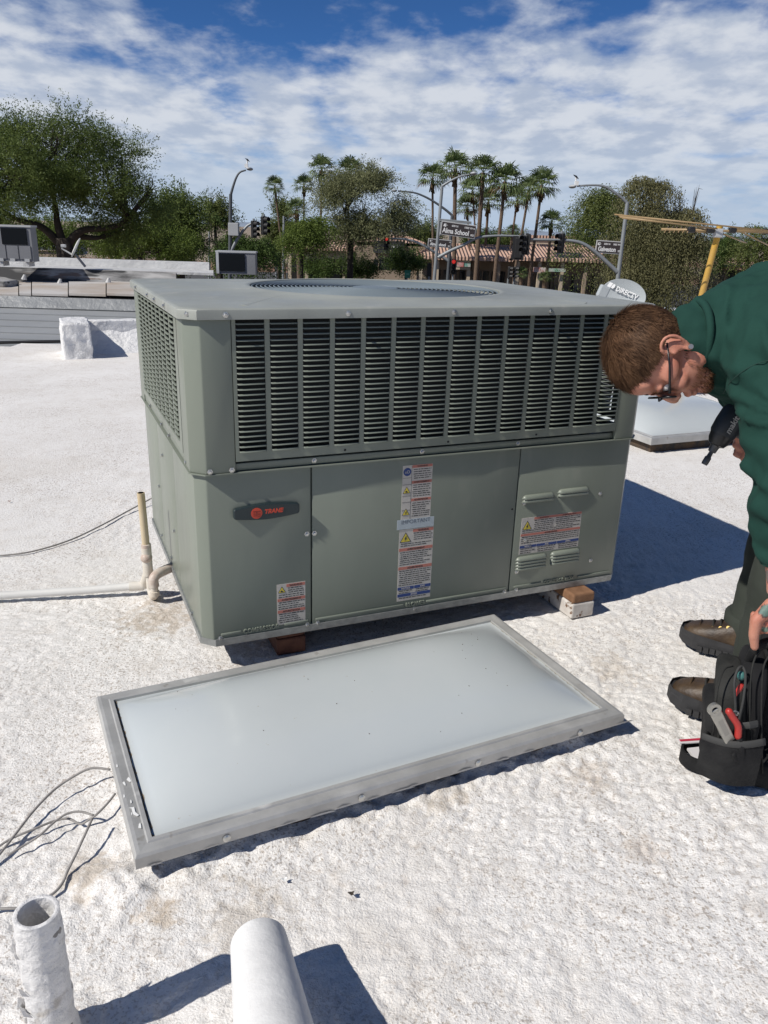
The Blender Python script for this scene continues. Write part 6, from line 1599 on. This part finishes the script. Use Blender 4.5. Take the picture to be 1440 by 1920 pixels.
def folds(me, amp, freq, seed, stretch_axis=None, amp2=.002):
    me.calc_loop_triangles()
    n = len(me.vertices); nr = np.zeros(n*3, dtype=np.float32); me.vertices.foreach_get('normal', nr); nr = nr.reshape(-1, 3)
    for i, v in enumerate(me.vertices):
        p = v.co; q = Vector((p.x*freq[0], p.y*freq[1], p.z*freq[2]))+Vector((seed, 0, 0))
        w = Vector((mnoise.noise(q*.5), mnoise.noise(q*.5+Vector((9, 0, 0))), 0))
        r = mnoise.noise(q+w*1.3); r = 1-abs(r)*2.4
        d = r*amp + mnoise.noise(p*38+Vector((seed, 3, 0)))*amp2
        v.co = p + Vector(nr[i])*d
    me.update()
def sweatshirt():
    mb = MB(); s = B
    up = Vector((0, 0, 1))
    sweep(mb, [LP(neckb+Vector((-.030, .0, .0))), LP(neckb.lerp(chest, .45)), LP(chest), LP(chest.lerp(waist, .6)), LP(waist), LP(waist.lerp(pelv, .8))], [.084*s, .122*s, .158*s, .160*s, .155*s, .160*s], 22,
          ell=[(.98, .98), (1.0, 1.22), (.98, 1.28), (.98, 1.12), (.92, 1.12), (.95, 1.15)], up=up)
    a1 = shL.lerp(elL, .5)
    sweep(mb, [LP(chest.lerp(shL, .35)+Vector((0, 0, .03))), LP(shL+Vector((-.01, .02, .0))), LP(a1), LP(elL), LP(elL.lerp(wrL, .45)), LP(elL.lerp(wrL, .60))], [.125*s, .112*s, .088*s, .074*s, .064*s, .056*s], 16)
    sweep(mb, [LP(chest.lerp(shR, .35)), LP(shR), LP(elR), LP(elR.lerp(wrR, .8))], [.12*s, .105*s, .075*s, .052*s], 16)
    me = remeshed(mb, 'sweatshirt', .0075, 8); folds(me, .0105, (9.5, 10, 7.5), 3.0, amp2=.004)
    # drag folds gathered around the armpit and the bent elbow
    arm = LP(shL + Vector((-.05, -.02, -.10))); n = len(me.vertices); nr = np.zeros(n*3, dtype=np.float32); me.vertices.foreach_get('normal', nr); nr = nr.reshape(-1, 3)
    elb = LP(elL)
    for i, v in enumerate(me.vertices):
        d = v.co-arm; dist = d.length
        if dist < .34:
            a = math.atan2(d.z, d.x); w = math.sin(a*11+mnoise.noise(v.co*9)*3.2)
            v.co += Vector(nr[i])*(.0052*(w*abs(w)**.3)*math.exp(-((dist-.13)/.11)**2))
        de = v.co.z-elb.z
        if v.co.z < arm.z-.05:
            w = math.sin(v.co.z*105+mnoise.noise(v.co*12)*3.0+d.x*14)
            v.co += Vector(nr[i])*(.0055*w*(.35+.65*math.exp(-(de/.10)**2)))
    me.update()
    o = link('sweatshirt', me, GREEN, man, True)
    # stitched armhole seam lying on the cloth
    from mathutils.bvhtree import BVHTree
    bv = BVHTree.FromPolygons([v.co.copy() for v in me.vertices], [tuple(p.vertices) for p in me.polygons])
    for line in ([(1470, 668), (1440, 676), (1415, 684), (1392, 697), (1370, 716), (1356, 738), (1349, 758)],):
        sp_ = []
        for q in line:
            d_ = ray(*q).normalized(); hit = bv.ray_cast(LP((0, 0, CAM_H)), d_)
            if hit[0] is not None: sp_.append(hit[0]+hit[1]*.0006)
        if len(sp_) > 3:
            MB().tube(smoothpath(sp_, 6), .0011, 6).build('seam', mat('seam_dark_green', (.009, .038, .029), .9), o, smooth=True)
    # ribbed collar and cuff
    ax = (neckb-neck0).normalized(); cc = neckb + Vector((-.030, 0, .004)); M3 = frame_of(ax)
    c = MB(); vs = []; n = 40
    ring = [LP(cc) + M3 @ Vector((.076*s*math.cos(2*math.pi*i/n), .076*s*math.sin(2*math.pi*i/n), .006*math.sin(2*math.pi*i/n+1))) for i in range(n+1)]
    c.tube(ring, [.0085*s]*len(ring), 8, caps=False); c.build('collar', GREEN, o, smooth=True)
    d = (wrL-elL).normalized(); c = elL.lerp(wrL, .635); M3 = frame_of(d); cu = MB()
    prof = [(.044*s, -.030*s), (.051*s, -.026*s), (.047*s, -.012*s), (.0465*s, .02*s), (.048*s, .030*s), (.042*s, .034*s), (.036*s, .02*s)]
    t_ = MB().lathe(prof, (0, 0, 0), 44, M3)
    cu.add([Vector(p)*(1+.012*math.cos(22*math.atan2((M3.transposed() @ Vector(p)).y, (M3.transposed() @ Vector(p)).x)))+LP(c) for p in t_.v], t_.f); cu.build('cuff', GREEN, o, smooth=60)
    # hem band
    c = waist.lerp(pelv, .82); M3 = frame_of((pelv-waist).normalized())
    MB().lathe([(.172*s, -.03), (.178*s, 0), (.172*s, .04)], LP(c), 40, M3).build('hem', GREEN, o, smooth=True)
sweatshirt()
def trousers():
    mb = MB(); s = B
    sweep(mb, [LP(waist.lerp(pelv, .5)), LP(pelv), LP(pelv+Vector((.05, 0, -.06)))], [.155*s, .165*s, .15*s], 18, ell=[(.95, 1.15)]*3, up=Vector((0, 0, 1)))
    for hip, kn, an in ((hipL, knL, ankL), (hipR, knR, ankR)):
        foot = an + Vector((.01, -.005, .015))
        sweep(mb, [LP(hip), LP(hip.lerp(kn, .5)), LP(kn), LP(kn.lerp(foot, .5)), LP(kn.lerp(foot, .86)), LP(foot)], [.125*s, .106*s, .084*s, .080*s, .080*s, .084*s], 16)
    me = remeshed(mb, 'trousers', .009, 7); folds(me, .006, (8, 8, 5.5), 11.0, amp2=.002)
    o = link('trousers', me, PANT, man, True)
    for an in (ankL, ankR):
        f_ = an+Vector((.008, -.004, .0)); d = Vector((0, 0, 1))
        MB().lathe([(.072*s, -.018), (.092*s, -.016), (.093*s, .03), (.086*s, .04)], LP(f_), 32).build('trouser_cuff', PANT, o, smooth=60)
trousers()
def boot(toe, az, label_):
    """boot with its toe at a ground point, pointing along azimuth az"""
    s = B; f = Vector((math.sin(az), math.cos(az), 0)); sd_ = Vector((f.y, -f.x, 0)); L0 = .315*s; heel = toe - f*L0
    T = lambda x, y, z: LP(heel + f*(x*s) + sd_*(y*s) + Vector((0, 0, z*s)))
    e = bpy.data.objects.new('boot', None); col.objects.link(e); e.parent = man; e['label'] = label_
    # sections heel->toe: x, half width, top height, roundness
    secs = [(.004, .020, .085), (.012, .034, .10), (.05, .041, .125), (.10, .041, .125), (.145, .041, .112), (.185, .045, .092), (.225, .049, .078), (.262, .047, .070), (.292, .036, .058), (.308, .020, .040)]
    n = 18; vs = []
    for (x, hw, ht) in secs:
        for k in range(n):
            a = math.pi*k/(n-1); cy = math.cos(a); sz = math.sin(a)
            y = hw*math.copysign(abs(cy)**.62, cy); z = .026 + (ht-.026)*abs(sz)**.75
            vs.append(T(x, y, z))
    fs = [(i*n+k, i*n+k+1, (i+1)*n+k+1, (i+1)*n+k) for i in range(len(secs)-1) for k in range(n-1)] + [tuple(range(n)), tuple((len(secs)-1)*n+k for k in range(n))]
    up_ = MB().add(vs, fs); o = up_.build('upper', LEATH, e, smooth=50); ss = o.modifiers.new('s', 'SUBSURF'); ss.levels = 1; ss.render_levels = 2
    sh = MB(); sh.tube([T(.075, 0, .09), T(.070, 0, .13), T(.066, 0, .19)], [.050*s, .047*s, .050*s], 20, ell=[(1.15, .85)]*3, up=f); sh.build('shaft', LEATH, e, smooth=50)
    out = [(0, 0), (.008, .030), (.05, .043), (.12, .042), (.18, .048), (.23, .053), (.27, .051), (.30, .037), (.315, .014)]
    poly = [(x, y) for x, y in out] + [(x, -y) for x, y in out[::-1]]
    so_ = MB().prism(poly, 0, .032, lambda x, y, z: T(x, y, z+ (.012*max(0, (x-.24)/.075)**2))).build('sole', SOLE, e); bv = so_.modifiers.new('b', 'BEVEL'); bv.width = .004; bv.segments = 2
    lug = MB()
    for i, (x, y) in enumerate([(.02, .034), (.055, .0425), (.09, .042), (.125, .042), (.16, .045), (.195, .049), (.23, .0525)]):
        for sg in (-1, 1):
            for dx in (0, .018): lug.box(T(x+dx, sg*(y+.0005), .010), (.014*s, .012*s, .018*s), Matrix.Rotation(math.pi/2-az, 3, 'Z'))
    lug.build('lugs', SOLE, so_, kind='stuff')
    # dark rubber rand round the toe, stitched toe cap, laces, eyelets
    vs = []
    for (x, y) in poly: vs += [T(x*.992+.001, y*1.01, .028), T(x*.985+.002, y*.985, .030+.020*max(0, min(1, (x-.05)/.2)))]
    n_ = len(poly); MB().add(vs, [(2*i, 2*i+1, (2*i+3) % (2*n_), (2*i+2) % (2*n_)) for i in range(n_)]).build('rand', SOLE, e)
    st = MB(); st.tube([T(.262+.0*abs(a), .046*a, .030+.044*(1-abs(a)**2.2)) for a in [-1+.1*i for i in range(21)]], .0022*s, 6); st.tube([T(.175-.03*abs(a), .045*a, .034+.062*(1-abs(a)**2.4)) for a in [-1+.1*i for i in range(21)]], .0018*s, 6); st.build('seam', LEATH, e)
    for i, x in enumerate((.225, .205, .185, .165, .145, .125)):
        zz = float(np.interp(x, [q[0] for q in secs], [q[2] for q in secs]))+.002
        MB().tube(smoothpath([T(x, -.022, zz-.006), T(x+.004, 0, zz+.004), T(x, .022, zz-.006)], 4), .0032*s, 6).build('lace', LACE, e)
        for sg in (-1, 1): MB().lathe([(.0022*s, .0), (.0052*s, .0), (.0052*s, .003*s), (.0022*s, .003*s)], T(x, sg*.0265, zz-.010), 10, frame_of(sd_*sg+Vector((0, 0, .9)))).build('eyelet', BRASS, e)
    MB().tube(smoothpath([T(.112, .0, .134), T(.118, .018, .142), T(.128, .03, .130), T(.13, .036, .112)], 4), .0026*s, 6).build('lace', LACE, e)
boot(on(1251, 1306, .015), R_(-57), 'near worn brown boot'); boot(on(1273, 1196, .015), R_(-60), 'far worn brown boot')

# ------------------------------------------------------------------ cordless impact driver in his far hand
def driver():
    tip = at(1320, 871, 2.115); back = at(1384, 764, 2.13); ax = (back-tip).normalized(); Ld = (back-tip).length
    t = empty('impact_driver', tip, 0, 'dark cordless impact driver held low in his far hand', 'power tool')
    M3 = frame_of(ax, up=-_f); s = Ld/.165
    NAVY = mat('dark_tool_casing', (.014, .020, .026), .5, bump=.0004, bscale=200); TG = mat('tool_grey_metal', (.10, .10, .10), .4, .5)
    MB().lathe([(.001, 0), (.0075*s, .0), (.0085*s, .006*s), (.0085*s, .020*s), (.006*s, .024*s), (.0055*s, .036*s), (.010*s, .037*s), (.0115*s, .052*s), (.013*s, .056*s)], seg=18, M=M3).build('chuck', TG, t, smooth=40)
    MB().lathe([(.014*s, .055*s), (.021*s, .058*s), (.027*s, .070*s), (.0298*s, .086*s)], seg=22, M=M3).build('hammer_case', mat('black_nose', (.02, .02, .02), .35), t, smooth=40)
    MB().lathe([(.0300*s, .085*s), (.033*s, .092*s), (.034*s, .12*s), (.0325*s, .150*s), (.027*s, .163*s), (.001, .166*s)], seg=24, M=M3).build('motor_housing', NAVY, t, smooth=40)
    gd = (_r*.88 - _u*.46 + _f*.10).normalized()
    g0 = ax*(.118*s); g1 = g0 + gd*.125*s
    MB().tube([g0, g0+gd*.06*s, g1], [.021*s, .0185*s, .020*s], 16, True, [(1, .85)]*3, up=ax).build('grip', NAVY, t, smooth=40)
    MB().box(g1+gd*.025*s, (.075*s, .05*s, .05*s), frame_of(gd), bev=.008*s).build('battery', BLACK, t)
    # maker's lettering along the housing, on the side facing the camera
    x = -ax; nrm = (-_f - ax*(-_f).dot(ax)).normalized(); x = ax; y = nrm.cross(x)
    o0 = ax*(.094*s) + nrm*(.0338*s) - y*.006*s
    M4 = Matrix(((x.x, y.x, nrm.x, o0.x), (x.y, y.y, nrm.y, o0.y), (x.z, y.z, nrm.z, o0.z), (0, 0, 0, 1)))
    text('lettering', 'makita', .021*s, mat('tool_lettering_grey', (.38, .38, .36), .5), t, M4, depth=.001, bold=.0004, shear=.15)
driver()

# ------------------------------------------------------------------ tool backpack
BAGM = mat('black_ballistic_nylon', (.010, .010, .011), .85, c2=(.020, .020, .020), vscale=16, bump=.004, bscale=60, spec=.25)
BAGG = mat('charcoal_panel', (.020, .0205, .0195), .85, c2=(.034, .034, .032), vscale=14, bump=.003, bscale=70, spec=.2); WEB = mat('grey_webbing', (.040, .040, .039), .8, bump=.0006, bscale=500)
INTER = mat('bag_interior', (.004, .004, .005), .9)
def superbox(mb, c, size, M=None, e=.35, e2=None, seg=28, rings=16, wob=0.0, seed=0):
    e2 = e2 or e; vs = []
    sp = lambda v, k: math.copysign(abs(v)**k, v)
    for j in range(rings+1):
        ph = -math.pi/2+math.pi*j/rings
        for i in range(seg):
            th = 2*math.pi*i/seg
            p = Vector((sp(math.cos(ph), e2)*sp(math.cos(th), e)*size[0]/2, sp(math.cos(ph), e2)*sp(math.sin(th), e)*size[1]/2, sp(math.sin(ph), e2)*size[2]/2))
            if wob: p += p.normalized()*mnoise.noise(p*14+Vector((seed, 0, 0)))*wob
            vs.append((M @ p if M is not None else p)+Vector(c))
    fs = [(j*seg+i, j*seg+(i+1) % seg, (j+1)*seg+(i+1) % seg, (j+1)*seg+i) for j in range(rings) for i in range(seg)]
    return mb.add(vs, fs)
def backpack():
    b0 = on(1398, 1452, 0)
    yaw = R_(-20); t = empty('tool_backpack', b0, yaw, 'black tool backpack standing open under his near hand', 'backpack')
    def P(px_, py_, dy=0.0):             # local point seen at a pixel, at depth b0.y+dy
        v = at(px_, py_, b0.y+dy)-b0; return Matrix.Rotation(-yaw, 3, 'Z') @ v
    def sb(name, c, size, m=BAGM, e=.35, M=None, wob=.006, seed=1, e2=None): 
        mb = MB(); superbox(mb, c, size, M, e, e2, wob=wob, seed=seed); return mb.build(name, m, t, smooth=True)
    lean = Matrix.Rotation(R_(-8), 3, 'Y'); lean2 = Matrix.Rotation(R_(7), 3, 'Y')
    c = P(1470, 1340, .10); sb('rear_compartment', (c.x, c.y, .205), (.19, .25, .41), BAGM, .38, lean2, .014, 2)
    c = P(1366, 1345, .05); sb('front_compartment', (c.x, c.y, .150), (.075, .20, .285), BAGG, .42, lean, .010, 3)
    c = P(1345, 1378, .05); sb('front_pocket', (c.x, c.y, .105), (.07, .17, .20), BAGM, .45, Matrix.Rotation(R_(-14), 3, 'Y'), .010, 4)
    c = P(1402, 1300, .06); sb('open_mouth', (c.x, c.y, .19), (.07, .20, .26), INTER, .5, None, .003, 5)
    # zip edge along the opening, zip pull
    pts = [P(1378, 1420, -.05), P(1380, 1370, -.055), P(1379, 1320, -.05), P(1377, 1280, -.045), P(1383, 1256, -.03), P(1392, 1250, -.02), P(1398, 1268, -.035), P(1394, 1310, -.05), P(1386, 1350, -.055), P(1381, 1400, -.055)]
    MB().tube(smoothpath(pts, 5), .0032, 6).build('zip_edge', WEB, t, smooth=True)
    z = P(1379, 1336, -.075); MB().tube(smoothpath([z+Vector((.006*math.cos(a), -.004, .006*math.sin(a)-.0)) for a in [i*math.pi/4 for i in range(9)]], 3), .0018, 6).build('zip_ring', SCREWM, t); MB().box(z+Vector((.002, -.004, -.020)), (.006, .003, .022), bev=.001).build('zip_pull', SCREWM, t)
    # side pocket with webbing edge
    mb = MB(); n = 14; vs = []
    for i in range(n+1):
        a = -.55+1.1*i/n; x = P(1372, 1400, -.085).x + .115*a*1.1; y = P(1372, 1400, -.085).y - .030*math.cos(a*2.6)+.012
        vs += [(x, y, .045), (x, y-.008, .10), (x, y-.004, .155+.02*(a+.55)), (x, y+.006, .155+.02*(a+.55))]
    mb.add(vs, [(i*4+k, i*4+k+1, i*4+k+5, i*4+k+4) for i in range(n) for k in range(3)]); mb.build('side_pocket', BAGM, t, smooth=40)
    MB().tube([(vs[i*4+2][0], vs[i*4+2][1]-.001, vs[i*4+2][2]) for i in range(n+1)], .0075, 8, ell=[(1.3, .5)]*(n+1), up=(0, 0, 1)).build('pocket_webbing', WEB, t, smooth=True)
    MB().tube([P(1388, 1362, -.075), P(1405, 1360, -.085), P(1420, 1357, -.075)], .008, 8, ell=[(1.1, .4)]*3, up=(0, 0, 1)).build('side_webbing', WEB, t)
    # piping and webbing that follow the seams
    for nm, pl_, r_ in (('piping', [(1343, 1440, -.04), (1336, 1400, -.05), (1341, 1340, -.05), (1346, 1290, -.045), (1358, 1256, -.02), (1374, 1249, .01)], .0020),
                        ('piping', [(1412, 1450, -.05), (1408, 1390, -.06), (1406, 1320, -.055), (1410, 1255, -.04), (1422, 1222, -.01), (1440, 1208, .02)], .0022),
                        ('piping', [(1430, 1450, -.06), (1428, 1380, -.065), (1428, 1310, -.06), (1432, 1250, -.05), (1446, 1225, -.02)], .0022)):
        MB().tube(smoothpath([P(*q) for q in pl_], 5), r_, 6).build(nm, BAGG, t, smooth=True)
    # charcoal reinforcement low on the side and bottom
    q = [P(1385, 1405, -.095), P(1402, 1400, -.105), P(1420, 1455, -.10), P(1390, 1452, -.095)]
    MB().add([*q, *[p+Vector((0, .02, 0)) for p in q]], [(0, 1, 2, 3), (4, 7, 6, 5), (0, 4, 5, 1), (1, 5, 6, 2), (2, 6, 7, 3), (3, 7, 4, 0)]).build('reinforcement', BAGG, t)
    c = P(1410, 1430, .06); sb('base', (c.x+.02, c.y, .04), (.31, .25, .09), BAGM, .35, None, .004, 8)
    # side buckle straps
    MB().tube(smoothpath([P(1386, 1385, -.105), P(1390, 1402, -.112), P(1392, 1420, -.11), P(1383, 1428, -.11), P(1376, 1412, -.11)], 5), .006, 8, ell=[(1.2, .5)]*21).build('side_strap', BAGM, t, smooth=True)
    MB().tube(smoothpath([P(1328, 1372, -.03), P(1318, 1390, -.04), P(1322, 1415, -.045), P(1345, 1432, -.05), P(1372, 1440, -.055)], 5), .012, 8, ell=[(1.3, .45)]*21).build('shoulder_strap', BAGM, t, smooth=True)
    # top carry handle under his fingers
    MB().tube(smoothpath([P(1400, 1255, .08), P(1412, 1225, .02), P(1428, 1209, .0), P(1460, 1206, .0), P(1490, 1235, .05)], 6), .013, 10).build('carry_handle', BAGM, t, smooth=True)
    # front strap loop reaching over the shoe
    MB().tube(smoothpath([P(1338, 1320, .12), P(1326, 1318, .10), P(1322, 1345, .06), P(1330, 1372, .02)], 5), .015, 8, ell=[(1.3, .5)]*16).build('flap_edge', BAGM, t, smooth=True)
    return b0, yaw
bb, byaw = backpack()
def W3(px_, py_, dy): return at(px_, py_, bb.y+dy)
# wrench standing in the side pocket
wa, wb = W3(1339, 1330, -.105), W3(1366, 1384, -.098); d = (wb-wa).normalized(); M3 = frame_of(d, up=-_f)
t = empty('wrench', wa, 0, 'pale metal wrench with a round eye in the backpack pocket', 'wrench'); STL = mat('satin_steel', (.42, .41, .37), .38, .7, var=.1, vscale=60)
nrm = (-_f-d*(-_f).dot(d)).normalized(); sdv = d.cross(nrm)
def flat(poly, th, nm, m, parent): return MB().prism(poly, -th/2, th/2, lambda x, y, z: d*x + sdv*y + nrm*z).build(nm, m, parent)
o = flat([(.0, -.011), (.012, -.014), (.11, -.013), (.11, .013), (.012, .014), (0, .011)], .008, 'shank', STL, t); o.modifiers.new('b', 'BEVEL').width = .002
MB().lathe([(.0085, -.005), (.016, -.005), (.0165, 0), (.016, .005), (.0085, .005), (.0085, -.005)], (0, 0, 0), 24, Matrix((sdv, d, nrm)).transposed()).build('eye_ring', STL, t, smooth=40)
MB().lathe([(.0001, 0), (.0084, 0)], nrm*.001, 16, Matrix((sdv, d, nrm)).transposed()).build('eye_hole', INTER, t)
flat([(.035, -.006), (.085, -.006), (.085, .006), (.035, .006)], .0088, 'panel', mat('satin_steel_dark', (.33, .32, .29), .45, .6), t)
# red handled pliers
pa, pb2 = W3(1364, 1330, -.10), W3(1385, 1378, -.10); t = empty('pliers', pa, 0, 'red handled pliers in the backpack pocket', 'pliers')
MB().tube(smoothpath([Vector((0, 0, 0)), (pb2-pa)*.35+Vector((.002, 0, .004)), (pb2-pa)*.7+Vector((.006, 0, .003)), (pb2-pa)+Vector((.0, 0, -.01))], 5), [.0045]+[.0085]*14+[.007], 10).build('handle', mat('red_grip', (.42, .030, .024), .45), t, smooth=True)
MB().tube(smoothpath([Vector((-.012, .005, -.045)), Vector((-.006, .005, -.06)), Vector((.002, .005, -.075))], 4), .005, 8).build('second_handle', SCREWM, t, smooth=True)
# red and teal tool ends inside the opening
pr = W3(1389, 1283, -.03); t = empty('screwdriver', pr, 0, 'red tipped tool inside the open backpack', 'screwdriver')
MB().tube([Vector((-.008, 0, -.03)), Vector((.004, 0, .0))], [.008, .006], 8).build('handle', MATS['red_grip'], t); MB().ellipsoid(Vector((.002, .01, .018)), (.010, .010, .012)).build('cap', mat('teal_grip', (.05, .16, .15), .5), t, smooth=True)
# belt of strap with printed tape lying on the roof
def strap_loop():
    c = on(1318, 1438, .0); t = empty('strap_coil', c, 0, 'black strap coil with red and white printed edge on the roof by the backpack', 'strap')
    pts = []
    for i in range(30):
        a = math.pi*1.9*i/29+.55; pts.append(Vector((.048*math.cos(a)-.008, .045*math.sin(a)+.01, 0)))
    pts += [Vector((.075, -.02, 0)), Vector((.12, -.03, 0)), Vector((.17, -.02, 0))]
    n = len(pts); mb = MB(); vs = []
    for i, p in enumerate(pts):
        tg = (pts[min(i+1, n-1)]-pts[max(i-1, 0)]).normalized(); nn = Vector((-tg.y, tg.x, 0))*.003
        vs += [p-nn+Vector((0, 0, .006)), p+nn+Vector((0, 0, .006)), p+nn+Vector((0, 0, .045)), p-nn+Vector((0, 0, .045))]
    mb.add(vs, [(i*4+k, i*4+(k+1) % 4, (i+1)*4+(k+1) % 4, (i+1)*4+k) for i in range(n-1) for k in range(4)] + [(0, 1, 2, 3), tuple((n-1)*4+k for k in (3, 2, 1, 0))])
    mb.build('webbing', BAGM, t, smooth=40)
    tp = MB(); 
    for i in range(3, 13): tp.quad(vs[i*4+2]+Vector((0, 0, .0012)), vs[i*4+3]+Vector((0, 0, .0012)), vs[(i+1)*4+3]+Vector((0, 0, .0012)), vs[(i+1)*4+2]+Vector((0, 0, .0012)))
    a = Vector((-.055, .035, .0465)); b_ = Vector((.055, .052, .0465))
    MB().add([a, b_, b_+Vector((0, .018, 0)), a+Vector((0, .018, 0)), a+Vector((0, 0, -.003)), b_+Vector((0, 0, -.003)), b_+Vector((0, .018, -.003)), a+Vector((0, .018, -.003))], [(0, 1, 2, 3), (7, 6, 5, 4), (0, 4, 5, 1), (1, 5, 6, 2), (2, 6, 7, 3), (3, 7, 4, 0)]).build('printed_edge', mat('white_strap', (.62, .60, .60), .5), t)
    MB().box((a+b_)/2+Vector((0, .011, .0012)), (.106, .008, .001), Matrix.Rotation(R_(9), 3, 'Z')).build('red_print', mat('strap_red', (.48, .03, .06), .5), t)
    MB().prism([(-.02, -.035), (.045, -.045), (.05, .0), (.02, .03), (-.025, .02)], .030, .036, lambda x, y, z: Vector((x-.012, y+.01, z))).build('pale_label', MATS['white_strap'], t)
strap_loop()
